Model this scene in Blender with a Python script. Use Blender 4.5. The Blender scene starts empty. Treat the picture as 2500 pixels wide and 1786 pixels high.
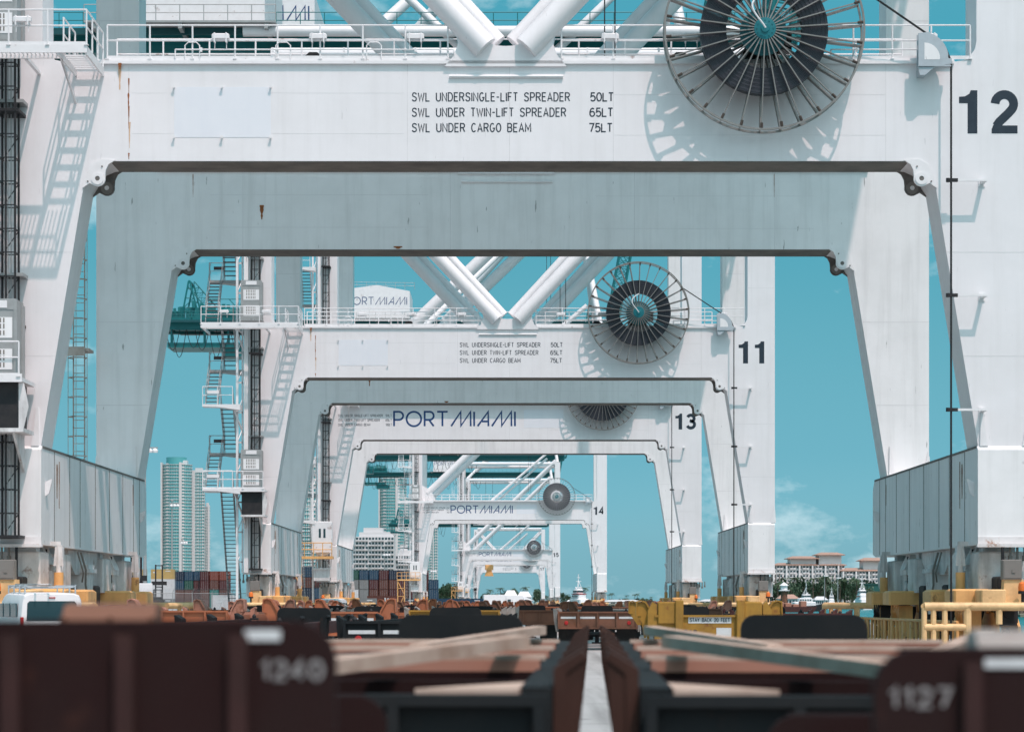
import bpy, math, random
from mathutils import Vector, Matrix
R = math.radians
random.seed(7)
scene = bpy.context.scene
COL = scene.collection

# ------------------------------------------------------------------ camera
cam_d = bpy.data.cameras.new('camera')
cam = bpy.data.objects.new('camera', cam_d)
COL.objects.link(cam)
cam.location = (0, 0, 1.6)
cam.rotation_euler = (R(90), 0, 0)
cam_d.sensor_width = 36
cam_d.lens = 79.8
cam_d.shift_x = 0.0024
cam_d.shift_y = 0.2308
cam_d.clip_start = 0.2
cam_d.clip_end = 60000
cam_d.dof.use_dof = True
cam_d.dof.focus_distance = 105
cam_d.dof.aperture_fstop = 2.4
scene.camera = cam

# ------------------------------------------------------------------ sky and sun
SUN = Vector((0.26, -0.5, 1.11)).normalized()      # towards the sun
world = bpy.data.worlds.new('World')
scene.world = world
world.use_nodes = True
nt = world.node_tree
nt.nodes.clear()
def wn(t, **k):
    n = nt.nodes.new(t)
    for a, b in k.items():
        setattr(n, a, b)
    return n
w_out = wn('ShaderNodeOutputWorld')
w_bg = wn('ShaderNodeBackground')
w_bg.inputs['Strength'].default_value = 0.15
w_sky = wn('ShaderNodeTexSky', sky_type='NISHITA')
w_sky.sun_disc = False
w_sky.sun_elevation = math.asin(SUN.z)
w_sky.sun_rotation = math.atan2(SUN.x, SUN.y)
w_sky.altitude = 0
w_sky.air_density = 1.0
w_sky.dust_density = 3.0
w_sky.ozone_density = 3.0
# the photograph's teal-leaning grade of the blue: colour follows the sky's own brightness, bright stops lifted so unseen sun-side sky fills shade
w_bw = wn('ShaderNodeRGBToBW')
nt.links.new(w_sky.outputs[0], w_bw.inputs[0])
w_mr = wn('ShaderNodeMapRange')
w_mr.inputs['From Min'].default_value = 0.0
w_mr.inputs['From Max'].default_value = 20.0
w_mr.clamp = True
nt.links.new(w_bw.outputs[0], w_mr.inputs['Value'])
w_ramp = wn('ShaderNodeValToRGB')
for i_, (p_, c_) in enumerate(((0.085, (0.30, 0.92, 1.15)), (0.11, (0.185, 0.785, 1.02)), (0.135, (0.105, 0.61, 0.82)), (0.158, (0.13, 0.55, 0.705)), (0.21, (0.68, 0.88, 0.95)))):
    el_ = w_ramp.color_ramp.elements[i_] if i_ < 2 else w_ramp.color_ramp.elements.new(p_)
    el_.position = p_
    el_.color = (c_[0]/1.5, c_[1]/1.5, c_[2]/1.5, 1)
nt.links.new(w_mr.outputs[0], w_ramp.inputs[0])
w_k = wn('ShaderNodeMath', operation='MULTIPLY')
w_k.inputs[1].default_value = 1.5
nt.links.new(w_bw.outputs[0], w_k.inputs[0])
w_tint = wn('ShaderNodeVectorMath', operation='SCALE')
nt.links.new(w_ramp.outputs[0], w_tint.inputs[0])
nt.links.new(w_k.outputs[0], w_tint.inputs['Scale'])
# pale haze low over the horizon
w_tc0 = wn('ShaderNodeTexCoord')
w_sep = wn('ShaderNodeSeparateXYZ')
nt.links.new(w_tc0.outputs['Generated'], w_sep.inputs[0])
w_hz = wn('ShaderNodeMapRange', interpolation_type='SMOOTHSTEP')
w_hz.inputs['From Min'].default_value = 0.20
w_hz.inputs['From Max'].default_value = -0.02
w_hz.inputs['To Max'].default_value = 0.75
nt.links.new(w_sep.outputs[2], w_hz.inputs['Value'])
w_hm = wn('ShaderNodeMix', data_type='RGBA')
w_hm.inputs[7].default_value = (1.15, 2.42, 2.86, 1)
nt.links.new(w_hz.outputs[0], w_hm.inputs[0])
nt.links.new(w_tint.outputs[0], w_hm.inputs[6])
# thin fair-weather clouds, everywhere round the horizon
w_tc = wn('ShaderNodeTexCoord')
w_map = wn('ShaderNodeMapping')
w_map.inputs['Scale'].default_value = (1, 1, 1.9)
w_map.inputs['Location'].default_value = (7.7, 0.3, 0.9)
nt.links.new(w_tc.outputs['Generated'], w_map.inputs[0])
w_n = wn('ShaderNodeTexNoise')
w_n.inputs['Scale'].default_value = 11
w_n.inputs['Detail'].default_value = 9
w_n.inputs['Roughness'].default_value = 0.62
nt.links.new(w_map.outputs[0], w_n.inputs['Vector'])
w_r = wn('ShaderNodeMapRange')
w_r.inputs['From Min'].default_value = 0.565
w_r.inputs['From Max'].default_value = 0.74
w_r.inputs['To Max'].default_value = 0.62
w_r.clamp = True
nt.links.new(w_n.outputs[0], w_r.inputs['Value'])
w_mix = wn('ShaderNodeMix', data_type='RGBA')
nt.links.new(w_r.outputs[0], w_mix.inputs[0])
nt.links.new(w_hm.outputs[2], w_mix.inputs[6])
w_mix.inputs[7].default_value = (4.3, 4.9, 5.1, 1)
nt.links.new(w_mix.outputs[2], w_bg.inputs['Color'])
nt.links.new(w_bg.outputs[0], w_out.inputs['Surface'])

sun_d = bpy.data.lights.new('sun', 'SUN')
sun_d.energy = 2.05
sun_d.angle = R(0.53)
sun_d.color = (1.0, 0.735, 0.69)
sun = bpy.data.objects.new('sun', sun_d)
COL.objects.link(sun)
sun.location = (30, -40, 120)
sun.rotation_euler = SUN.to_track_quat('Z', 'Y').to_euler()

vs = scene.view_settings
vs.view_transform = 'Standard'
vs.look = 'None'
vs.exposure = 0.57
vs.gamma = 1.0
vs.use_curve_mapping = False
scene.cycles.use_denoising = True
scene.cycles.max_bounces = 6
scene.cycles.diffuse_bounces = 4
scene.cycles.glossy_bounces = 3
scene.cycles.transparent_max_bounces = 8

# ------------------------------------------------------------------ materials
def mat_base(name):
    m = bpy.data.materials.new(name)
    m.use_nodes = True
    t = m.node_tree
    b = t.nodes['Principled BSDF']
    return m, t, b

def col4(c):
    return (c[0], c[1], c[2], 1)

def paint(name, c, rough=0.5, metal=0.0, grime=0.12, streak=0.0, rust=0.0, scale=0.7, spec=0.4,
          dirt=(0.16, 0.14, 0.12), rustcol=(0.17, 0.055, 0.018), scratches=0.0, bump=0.0, bscale=6):
    m, t, b = mat_base(name)
    L = t.links.new
    def N(ty):
        return t.nodes.new(ty)
    tc = N('ShaderNodeTexCoord')
    inf = N('ShaderNodeObjectInfo')
    off = N('ShaderNodeVectorMath'); off.operation = 'ADD'
    sc = N('ShaderNodeVectorMath'); sc.operation = 'SCALE'
    comb = N('ShaderNodeCombineXYZ')
    L(inf.outputs['Random'], comb.inputs[0]); L(inf.outputs['Random'], comb.inputs[2])
    L(comb.outputs[0], sc.inputs[0]); sc.inputs['Scale'].default_value = 37.0
    L(tc.outputs['Object'], off.inputs[0]); L(sc.outputs[0], off.inputs[1])
    cur = None
    def mixin(fac_socket, colour, prev):
        mx = N('ShaderNodeMix'); mx.data_type = 'RGBA'
        L(fac_socket, mx.inputs[0])
        if prev is None:
            mx.inputs[6].default_value = col4(c)
        else:
            L(prev, mx.inputs[6])
        mx.inputs[7].default_value = col4(colour)
        return mx.outputs[2]
    def noise(scl, detail, rough_, vec_scale=None):
        n = N('ShaderNodeTexNoise')
        n.inputs['Scale'].default_value = scl
        n.inputs['Detail'].default_value = detail
        n.inputs['Roughness'].default_value = rough_
        if vec_scale:
            mp = N('ShaderNodeMapping')
            mp.inputs['Scale'].default_value = vec_scale
            L(off.outputs[0], mp.inputs[0]); L(mp.outputs[0], n.inputs['Vector'])
        else:
            L(off.outputs[0], n.inputs['Vector'])
        return n.outputs[0]
    def ramp(sock, a, b_, hi):
        r = N('ShaderNodeMapRange'); r.clamp = True
        r.inputs['From Min'].default_value = a; r.inputs['From Max'].default_value = b_
        r.inputs['To Max'].default_value = hi
        L(sock, r.inputs['Value'])
        return r.outputs[0]
    if grime:
        cur = mixin(ramp(noise(scale, 8, 0.65), 0.42, 0.72, grime), dirt, cur)
    if streak:
        cur = mixin(ramp(noise(1.0, 5, 0.6, (2.6, 2.6, 0.16)), 0.48, 0.75, streak), dirt, cur)
    if scratches:
        cur = mixin(ramp(noise(1.0, 3, 0.5, (9, 9, 1.3)), 0.70, 0.735, scratches), (0.05, 0.045, 0.04), cur)
    if rust:
        cur = mixin(ramp(noise(1.6, 9, 0.7), 0.62 - 0.12 * rust, 0.70 - 0.08 * rust, min(1, 0.6 + rust)), rustcol, cur)
        cur = mixin(ramp(noise(1.0, 4, 0.6, (4, 4, 0.4)), 0.60, 0.78, rust * 0.8), rustcol, cur)
    if cur is None:
        b.inputs['Base Color'].default_value = col4(c)
    else:
        L(cur, b.inputs['Base Color'])
    b.inputs['Roughness'].default_value = rough
    b.inputs['Metallic'].default_value = metal
    b.inputs['Specular IOR Level'].default_value = spec
    if bump:
        bp = N('ShaderNodeBump')
        bp.inputs['Strength'].default_value = bump
        bp.inputs['Distance'].default_value = 0.02 if bscale > 3 else 0.12
        L(noise(bscale, 4, 0.5), bp.inputs['Height'])
        L(bp.outputs[0], b.inputs['Normal'])
    return m

M = {}
M['white'] = paint('white crane paint', (0.80, 0.785, 0.80), 0.42, grime=0.16, streak=0.15, scratches=0.14, rust=0.0, scale=0.35, dirt=(0.46, 0.44, 0.42), bump=0.10, bscale=0.9)
M['white_worn'] = paint('weathered white crane paint', (0.84, 0.835, 0.84), 0.5, bump=0.12, bscale=0.9, grime=0.18, streak=0.24, scratches=0.55, rust=0.0, scale=0.4, dirt=(0.36, 0.36, 0.35))
M['white_dirty'] = paint('dirty white steel', (0.74, 0.73, 0.73), 0.55, grime=0.45, streak=0.5, rust=0.10, scale=1.1, dirt=(0.15, 0.145, 0.14))
M['white_small'] = paint('white rail paint', (0.80, 0.79, 0.80), 0.45, grime=0.1, scale=2.0, rust=0.06)
M['underside'] = paint('grimy shade-darkened underside', (0.19, 0.17, 0.15), 0.7, grime=0.8, scale=0.8, dirt=(0.07, 0.065, 0.06), streak=0.3)  # shade put into the dark base colour, under real dirt streaks
M['lug_dark'] = paint('shaded lug and joint steel', (0.16, 0.15, 0.14), 0.6, grime=0.7, scale=3, dirt=(0.05, 0.045, 0.04), rust=0.15)  # dark for the shade on the back lugs; also bolts and joints
M['seam'] = paint('grey weld line', (0.73, 0.72, 0.73), 0.6, grime=0.2)
M['rusty_white'] = paint('rust blotched white steel', (0.74, 0.72, 0.72), 0.55, grime=0.2, scale=1.5, rust=0.45, rustcol=(0.33, 0.13, 0.05))
M['rust'] = paint('running rust', (0.30, 0.10, 0.03), 0.8, grime=0.6, scale=6, dirt=(0.10, 0.035, 0.015))
M['rust_brown'] = paint('old brown rust', (0.22, 0.14, 0.10), 0.8, grime=0.7, scale=5, dirt=(0.45, 0.40, 0.36))
M['rust_pale'] = paint('pale rust stain', (0.62, 0.45, 0.33), 0.7, grime=0.6, scale=4, dirt=(0.55, 0.28, 0.12))
M['panel_blue'] = paint('pale blue panel', (0.755, 0.77, 0.81), 0.45, grime=0.12, scale=1.2, streak=0.1, dirt=(0.55, 0.6, 0.68))
M['navy'] = paint('navy lettering', (0.014, 0.026, 0.042), 0.5, grime=0.3, scale=4, dirt=(0.05, 0.07, 0.09), streak=0.12)
M['blue_sign'] = paint('blue lettering', (0.012, 0.055, 0.17), 0.5, grime=0.15, scale=2, dirt=(0.04, 0.1, 0.22))
M['teal'] = paint('teal girder paint', (0.008, 0.165, 0.175), 0.45, grime=0.25, scale=0.8, dirt=(0.01, 0.06, 0.07))
M['teal_dark'] = paint('dark teal steel', (0.006, 0.075, 0.085), 0.5, grime=0.3, scale=0.9, dirt=(0.01, 0.03, 0.035))
M['teal_hub'] = paint('teal hub paint', (0.008, 0.16, 0.19), 0.35, grime=0.3, scale=5, dirt=(0.01, 0.05, 0.06))
M['coil'] = paint('black rubber cable', (0.028, 0.032, 0.044), 0.45, grime=0.25, scale=3, dirt=(0.07, 0.075, 0.09))
M['spoke'] = paint('galvanised spoke steel', (0.25, 0.245, 0.235), 0.45, 0.4, grime=0.4, scale=3, dirt=(0.12, 0.10, 0.09))
M['spoke_tip'] = paint('brown spoke clamp', (0.05, 0.035, 0.028), 0.6, grime=0.3, scale=6)
M['galv'] = paint('galvanised grey steel', (0.38, 0.39, 0.39), 0.5, 0.3, grime=0.3, scale=3, dirt=(0.18, 0.17, 0.16))
M['bracket'] = paint('pale blue grey bracket', (0.42, 0.48, 0.52), 0.5, grime=0.3, scale=3, dirt=(0.25, 0.26, 0.27))
M['dark'] = paint('dark steel', (0.022, 0.023, 0.026), 0.6, spec=0.25, grime=0.4, scale=3, dirt=(0.07, 0.06, 0.055))
M['tread'] = paint('grey stair grating', (0.085, 0.09, 0.10), 0.6, grime=0.3, scale=4)
M['rung_rust'] = paint('rusty ladder steel', (0.48, 0.42, 0.38), 0.65, grime=0.5, scale=3, dirt=(0.20, 0.10, 0.06), rust=0.25)
M['yellow'] = paint('ochre yellow paint', (0.82, 0.45, 0.17), 0.5, grime=0.35, scale=1.5, streak=0.35, rust=0.12, dirt=(0.34, 0.18, 0.08))
M['yellow_clean'] = paint('pale yellow paint', (0.82, 0.54, 0.27), 0.5, grime=0.5, scale=2.5, streak=0.3, rust=0.12, dirt=(0.34, 0.2, 0.09))
M['cabinet'] = paint('grey brown cabinet', (0.21, 0.195, 0.18), 0.5, grime=0.2, scale=2)
M['beacon'] = paint('orange beacon lens', (0.85, 0.20, 0.04), 0.25, grime=0.0)
M['tyre'] = paint('tyre rubber', (0.02, 0.02, 0.021), 0.8, grime=0.4, scale=4, dirt=(0.06, 0.055, 0.05))
M['rim'] = paint('wheel rim', (0.30, 0.27, 0.25), 0.6, grime=0.6, scale=5, dirt=(0.10, 0.06, 0.04))
M['red'] = paint('red lens', (0.40, 0.02, 0.02), 0.3, grime=0.0)
M['marking'] = paint('faded white marking', (0.62, 0.64, 0.65), 0.6, grime=0.3, scale=6, dirt=(0.3, 0.3, 0.3))
M['stencil'] = paint('worn stencil paint', (0.26, 0.25, 0.25), 0.8, grime=0.8, scale=30, dirt=(0.05, 0.035, 0.035))
M['dust_wood'] = paint('sun bleached brace', (0.54, 0.41, 0.34), 0.85, spec=0.1, grime=0.6, scale=3, dirt=(0.26, 0.14, 0.09))
# trailer paints
TP = {
 'maroon': paint('dark maroon trailer paint', (0.075, 0.02, 0.018), 0.55, grime=0.5, scale=1.2, rust=0.25, dirt=(0.03, 0.022, 0.02)),
 'oxblood': paint('oxblood trailer paint', (0.020, 0.008, 0.008), 0.8, spec=0.12, grime=0.5, scale=2.0, dirt=(0.02, 0.014, 0.013), rust=0.1, rustcol=(0.05, 0.02, 0.015)),
 'orange': paint('faded orange trailer paint', (0.40, 0.125, 0.055), 0.65, grime=0.6, scale=1.5, rust=0.3, streak=0.3, dirt=(0.25, 0.11, 0.07)),
 'salmon': paint('salmon trailer paint', (0.44, 0.20, 0.14), 0.65, grime=0.6, scale=1.5, rust=0.25, streak=0.3, dirt=(0.30, 0.16, 0.12)),
 'rustbrown': paint('rust brown trailer paint', (0.20, 0.085, 0.05), 0.65, grime=0.5, scale=1.4, rust=0.4, dirt=(0.09, 0.05, 0.035)),
 'rib': paint('lit oxblood rib', (0.042, 0.019, 0.018), 0.75, spec=0.15, grime=0.6, scale=3, dirt=(0.02, 0.012, 0.011), rust=0.2, rustcol=(0.10, 0.045, 0.03)),  # lighter than the web: the ribs' lit look is put into the paint
 'darkrust': paint('dark rust scale', (0.055, 0.026, 0.02), 0.8, grime=0.6, scale=2.5, rust=0.3, spec=0.15, dirt=(0.02, 0.014, 0.012), rustcol=(0.20, 0.08, 0.045)),
 'charcoal': paint('charcoal trailer paint', (0.014, 0.017, 0.019), 0.7, spec=0.15, grime=0.4, scale=1.2, rust=0.12, dirt=(0.035, 0.033, 0.032), rustcol=(0.06, 0.03, 0.02)),
 'grey': paint('concrete grey trailer paint', (0.34, 0.31, 0.29), 0.7, grime=0.5, scale=1.5, rust=0.2, streak=0.3, dirt=(0.18, 0.15, 0.13)),
 'yellow': paint('yellow trailer paint', (0.37, 0.195, 0.028), 0.6, grime=0.75, scale=1.5, rust=0.32, streak=0.3, dirt=(0.16, 0.09, 0.02)),
}
def glass(name, c, rough=0.12):
    m, t, b = mat_base(name)
    b.inputs['Base Color'].default_value = col4(c)
    b.inputs['Roughness'].default_value = rough
    b.inputs['Specular IOR Level'].default_value = 0.8
    return m
M['glass'] = glass('dark window glass', (0.02, 0.05, 0.06))
M['glass_teal'] = glass('teal tower glass', (0.09, 0.36, 0.38), 0.25)
M['concrete_white'] = paint('white building render', (0.66, 0.65, 0.66), 0.7, grime=0.1, scale=0.05)
M['render_cream'] = paint('pale building render', (0.80, 0.78, 0.79), 0.8, grime=0.15, scale=0.08)
M['roof_tile'] = paint('terracotta roof', (0.45, 0.28, 0.22), 0.8, grime=0.3, scale=0.3)
M['green_wall'] = paint('dark green screen', (0.015, 0.10, 0.09), 0.7, grime=0.2, scale=0.1)

def ground_mat():
    m, t, b = mat_base('quay concrete')
    L = t.links.new
    tc = t.nodes.new('ShaderNodeTexCoord')
    def noise(s, d, r, vs_=None):
        n = t.nodes.new('ShaderNodeTexNoise')
        n.inputs['Scale'].default_value = s; n.inputs['Detail'].default_value = d; n.inputs['Roughness'].default_value = r
        if vs_:
            mp = t.nodes.new('ShaderNodeMapping'); mp.inputs['Scale'].default_value = vs_
            L(tc.outputs['Object'], mp.inputs[0]); L(mp.outputs[0], n.inputs['Vector'])
        else:
            L(tc.outputs['Object'], n.inputs['Vector'])
        return n.outputs[0]
    def ramp(s, a, c, hi):
        r = t.nodes.new('ShaderNodeMapRange'); r.clamp = True
        r.inputs['From Min'].default_value = a; r.inputs['From Max'].default_value = c; r.inputs['To Max'].default_value = hi
        L(s, r.inputs['Value']); return r.outputs[0]
    def mix(f, a, c):
        x = t.nodes.new('ShaderNodeMix'); x.data_type = 'RGBA'; L(f, x.inputs[0])
        if isinstance(a, tuple): x.inputs[6].default_value = col4(a)
        else: L(a, x.inputs[6])
        x.inputs[7].default_value = col4(c); return x.outputs[2]
    c = mix(ramp(noise(0.25, 8, 0.6), 0.35, 0.7, 0.6), (0.43, 0.425, 0.42), (0.33, 0.325, 0.32))
    c = mix(ramp(noise(1.7, 9, 0.7), 0.56, 0.8, 0.4), c, (0.26, 0.25, 0.24))
    c = mix(ramp(noise(1.0, 5, 0.6, (1.4, 0.05, 1)), 0.47, 0.66, 0.75), c, (0.20, 0.195, 0.19))
    c = mix(ramp(noise(0.5, 4, 0.5), 0.66, 0.70, 0.6), c, (0.07, 0.068, 0.066))
    # joints between the cast slabs
    sep = t.nodes.new('ShaderNodeSeparateXYZ'); L(tc.outputs['Object'], sep.inputs[0])
    for i in (0, 1):
        md = t.nodes.new('ShaderNodeMath'); md.operation = 'PINGPONG'; md.inputs[1].default_value = 3.0
        L(sep.outputs[i], md.inputs[0])
        lt = t.nodes.new('ShaderNodeMath'); lt.operation = 'LESS_THAN'; lt.inputs[1].default_value = 0.02
        L(md.outputs[0], lt.inputs[0])
        c = mix(lt.outputs[0], c, (0.08, 0.075, 0.07))
    L(c, b.inputs['Base Color'])
    b.inputs['Roughness'].default_value = 0.85
    bp = t.nodes.new('ShaderNodeBump'); bp.inputs['Strength'].default_value = 0.25; bp.inputs['Distance'].default_value = 0.01
    L(noise(30, 6, 0.6), bp.inputs['Height']); L(bp.outputs[0], b.inputs['Normal'])
    return m
M['ground'] = ground_mat()
M['asphalt'] = paint('dark asphalt', (0.055, 0.056, 0.058), 0.9, grime=0.5, scale=0.6, dirt=(0.11, 0.105, 0.10))
M['land'] = paint('sandy ground', (0.25, 0.22, 0.17), 0.9, grime=0.5, scale=0.02, dirt=(0.07, 0.09, 0.04))

def water_mat():
    m, t, b = mat_base('harbour water')
    L = t.links.new
    b.inputs['Base Color'].default_value = (0.002, 0.155, 0.16, 1)
    b.inputs['Roughness'].default_value = 0.22
    b.inputs['Specular IOR Level'].default_value = 0.3
    tc = t.nodes.new('ShaderNodeTexCoord')
    n = t.nodes.new('ShaderNodeTexNoise'); n.inputs['Scale'].default_value = 0.9; n.inputs['Detail'].default_value = 6
    mp = t.nodes.new('ShaderNodeMapping'); mp.inputs['Scale'].default_value = (1.0, 0.35, 1)
    L(tc.outputs['Object'], mp.inputs[0]); L(mp.outputs[0], n.inputs['Vector'])
    bp = t.nodes.new('ShaderNodeBump'); bp.inputs['Strength'].default_value = 0.9; bp.inputs['Distance'].default_value = 0.35
    L(n.outputs[0], bp.inputs['Height']); L(bp.outputs[0], b.inputs['Normal'])
    return m
M['water'] = water_mat()

def leaf_mat(name, c):
    m, t, b = mat_base(name)
    L = t.links.new
    g = t.nodes.new('ShaderNodeNewGeometry')
    r = t.nodes.new('ShaderNodeValToRGB')
    r.color_ramp.elements[0].color = col4([x * 0.55 for x in c])
    r.color_ramp.elements[1].color = col4([x * 1.5 for x in c])
    L(g.outputs['Random Per Island'], r.inputs[0])
    L(r.outputs[0], b.inputs['Base Color'])
    b.inputs['Roughness'].default_value = 0.6
    return m
M['leaf'] = leaf_mat('green foliage', (0.05, 0.10, 0.055))
M['palm'] = leaf_mat('palm fronds', (0.05, 0.085, 0.035))
M['bark'] = paint('bark', (0.12, 0.095, 0.075), 0.9, grime=0.3, scale=3)

# ------------------------------------------------------------------ mesh helpers
class MB:
    def __init__(s):
        s.v = []; s.f = []
    def add(s, vs_, fs):
        n = len(s.v)
        s.v += [tuple(p) for p in vs_]
        s.f += [tuple(i + n for i in f) for f in fs]
    def box(s, x0, x1, y0, y1, z0, z1):
        s.add([(x0,y0,z0),(x1,y0,z0),(x1,y1,z0),(x0,y1,z0),(x0,y0,z1),(x1,y0,z1),(x1,y1,z1),(x0,y1,z1)],
              [(0,3,2,1),(4,5,6,7),(0,1,5,4),(1,2,6,5),(2,3,7,6),(3,0,4,7)])
    def bbox(s, x0, x1, y0, y1, z0, z1, b=0.03):
        # box with its vertical and top edges chamfered
        p = [(x0+b,y0),(x1-b,y0),(x1,y0+b),(x1,y1-b),(x1-b,y1),(x0+b,y1),(x0,y1-b),(x0,y0+b)]
        cx, cy = (x0+x1)/2, (y0+y1)/2
        q = [(cx+(x-cx)*(1-2*b/(x1-x0)), cy+(y-cy)*(1-2*b/(y1-y0))) for x, y in p]
        n = len(s.v)
        s.v += [(x,y,z0) for x,y in p] + [(x,y,z1-b) for x,y in p] + [(x,y,z1) for x,y in q]
        s.f.append(tuple(n+i for i in range(7,-1,-1)))
        s.f.append(tuple(n+16+i for i in range(8)))
        for k in (0, 8):
            for i in range(8):
                j = (i+1) % 8
                s.f.append((n+k+i, n+k+j, n+k+8+j, n+k+8+i))
    def prism(s, poly, y0, y1, ax='y'):
        # poly is (x,z) extruded along y; (y,z) along x; (x,y) along z. counter-clockwise seen from -y / +x / +z
        n = len(poly)
        if ax == 'y':
            a = [(p[0],y0,p[1]) for p in poly]; b = [(p[0],y1,p[1]) for p in poly]
        elif ax == 'x':
            a = [(y1,p[0],p[1]) for p in poly]; b = [(y0,p[0],p[1]) for p in poly]
        else:
            a = [(p[0],p[1],y1) for p in poly]; b = [(p[0],p[1],y0) for p in poly]
        area = sum(poly[i][0]*poly[(i+1)%n][1]-poly[(i+1)%n][0]*poly[i][1] for i in range(n))
        if area < 0:
            a.reverse(); b.reverse()
        fs = [tuple(range(n)), tuple(range(2*n-1, n-1, -1))]
        for i in range(n):
            j = (i+1) % n
            fs.append((i, n+i, n+j, j))
        s.add(a+b, fs)
    def tube(s, p0, p1, r, n=8, r1=None, cap=True):
        p0 = Vector(p0); p1 = Vector(p1); d = p1-p0
        if d.length < 1e-6: return
        d.normalize()
        u = d.orthogonal().normalized(); w = d.cross(u)
        r1 = r if r1 is None else r1
        ring = lambda c, rr: [c + (u*math.cos(2*math.pi*i/n) + w*math.sin(2*math.pi*i/n))*rr for i in range(n)]
        vs_ = ring(p0, r)+ring(p1, r1)
        fs = [(i, (i+1)%n, n+(i+1)%n, n+i) for i in range(n)]
        if cap:
            fs += [tuple(range(n-1,-1,-1)), tuple(range(n, 2*n))]
        s.add(vs_, fs)
    def path(s, pts, r, n=6):
        pts = [Vector(p) for p in pts]
        rings = []
        u = None
        for i, p in enumerate(pts):
            d = (pts[min(i+1,len(pts)-1)]-pts[max(i-1,0)]).normalized()
            if u is None: u = d.orthogonal().normalized()
            u = (u - d*u.dot(d)).normalized(); w = d.cross(u)
            rings.append([p+(u*math.cos(2*math.pi*k/n)+w*math.sin(2*math.pi*k/n))*r for k in range(n)])
        vs_ = [v for rg in rings for v in rg]
        fs = []
        for i in range(len(pts)-1):
            for k in range(n):
                a = i*n+k; b = i*n+(k+1)%n
                fs.append((a, b, b+n, a+n))
        fs += [tuple(range(n-1,-1,-1)), tuple(range((len(pts)-1)*n, len(pts)*n))]
        s.add(vs_, fs)
    def ring(s, c, r0, r1, y0, y1, n=48):
        # flat ring round the y axis through c=(x,z)
        vs_ = []; fs = []
        for i in range(n):
            a = 2*math.pi*i/n; ca, sa = math.cos(a), math.sin(a)
            for r_, y in ((r0,y0),(r1,y0),(r1,y1),(r0,y1)):
                vs_.append((c[0]+ca*r_, y, c[1]+sa*r_))
        for i in range(n):
            j = (i+1) % n
            for k in range(4):
                l = (k+1) % 4
                fs.append((i*4+k, i*4+l, j*4+l, j*4+k))
        s.add(vs_, fs)
    def lathe(s, prof, o=(0,0,0), ax='z', n=20):
        vs_ = []; fs = []
        m_ = len(prof)
        for i in range(n):
            a = 2*math.pi*i/n; ca, sa = math.cos(a), math.sin(a)
            for r_, h in prof:
                if ax == 'z': p = (r_*ca, r_*sa, h)
                elif ax == 'x': p = (h, r_*ca, r_*sa)
                else: p = (r_*sa, h, r_*ca)
                vs_.append((o[0]+p[0], o[1]+p[1], o[2]+p[2]))
        for i in range(n):
            j = (i+1) % n
            for k in range(m_-1):
                fs.append((i*m_+k, j*m_+k, j*m_+k+1, i*m_+k+1))
        if prof[0][0] > 1e-6: fs.append(tuple(i*m_ for i in range(n-1,-1,-1)))
        if prof[-1][0] > 1e-6: fs.append(tuple(i*m_+m_-1 for i in range(n)))
        s.add(vs_, fs)
    def mesh(s, name):
        me = bpy.data.meshes.new(name)
        me.from_pydata(s.v, [], s.f)
        me.polygons.foreach_set('use_smooth', [True]*len(me.polygons))
        me.set_sharp_from_angle(angle=R(38))
        me.update()
        return me

CACHE = {}
def link(name, me, mat, parent=None, loc=(0,0,0), rz=0.0):
    o = bpy.data.objects.new(name, me)
    COL.objects.link(o)
    if len(me.materials) == 0:
        me.materials.append(mat)
    if me.materials[0] is not mat:
        o.material_slots[0].link = 'OBJECT'
        o.material_slots[0].material = mat
    o.location = loc
    o.rotation_euler = (0, 0, rz)
    if parent is not None:
        o.parent = parent
    return o
def add(name, key, fn, mat, parent=None, loc=(0,0,0), rz=0.0):
    """one mesh object; meshes with the same key are shared"""
    if key is None or key not in CACHE:
        mb = MB(); fn(mb)
        me = mb.mesh(name)
        if key is not None: CACHE[key] = me
    else:
        me = CACHE[key]
    return link(name, me, mat, parent, loc, rz)
def tag(o, label, cat, group=None):
    o['label'] = label; o['category'] = cat
    if group: o['group'] = group
    return o
def thing(name, label, cat, loc=(0,0,0), rz=0.0, group=None):
    o = bpy.data.objects.new(name, None)
    COL.objects.link(o)
    o.empty_display_size = 0.5
    o.location = loc; o.rotation_euler = (0,0,rz)
    return tag(o, label, cat, group)
def kids(o):
    return [c for c in o.children]
def copy_tree(o, parent=None):
    c = o.copy()
    COL.objects.link(c)
    if parent is not None: c.parent = parent
    for k in list(o.children):
        copy_tree(k, c)
    return c
def struct(name, fn, mat):
    o = add(name, None, fn, mat); o['kind'] = 'structure'
    return o

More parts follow.
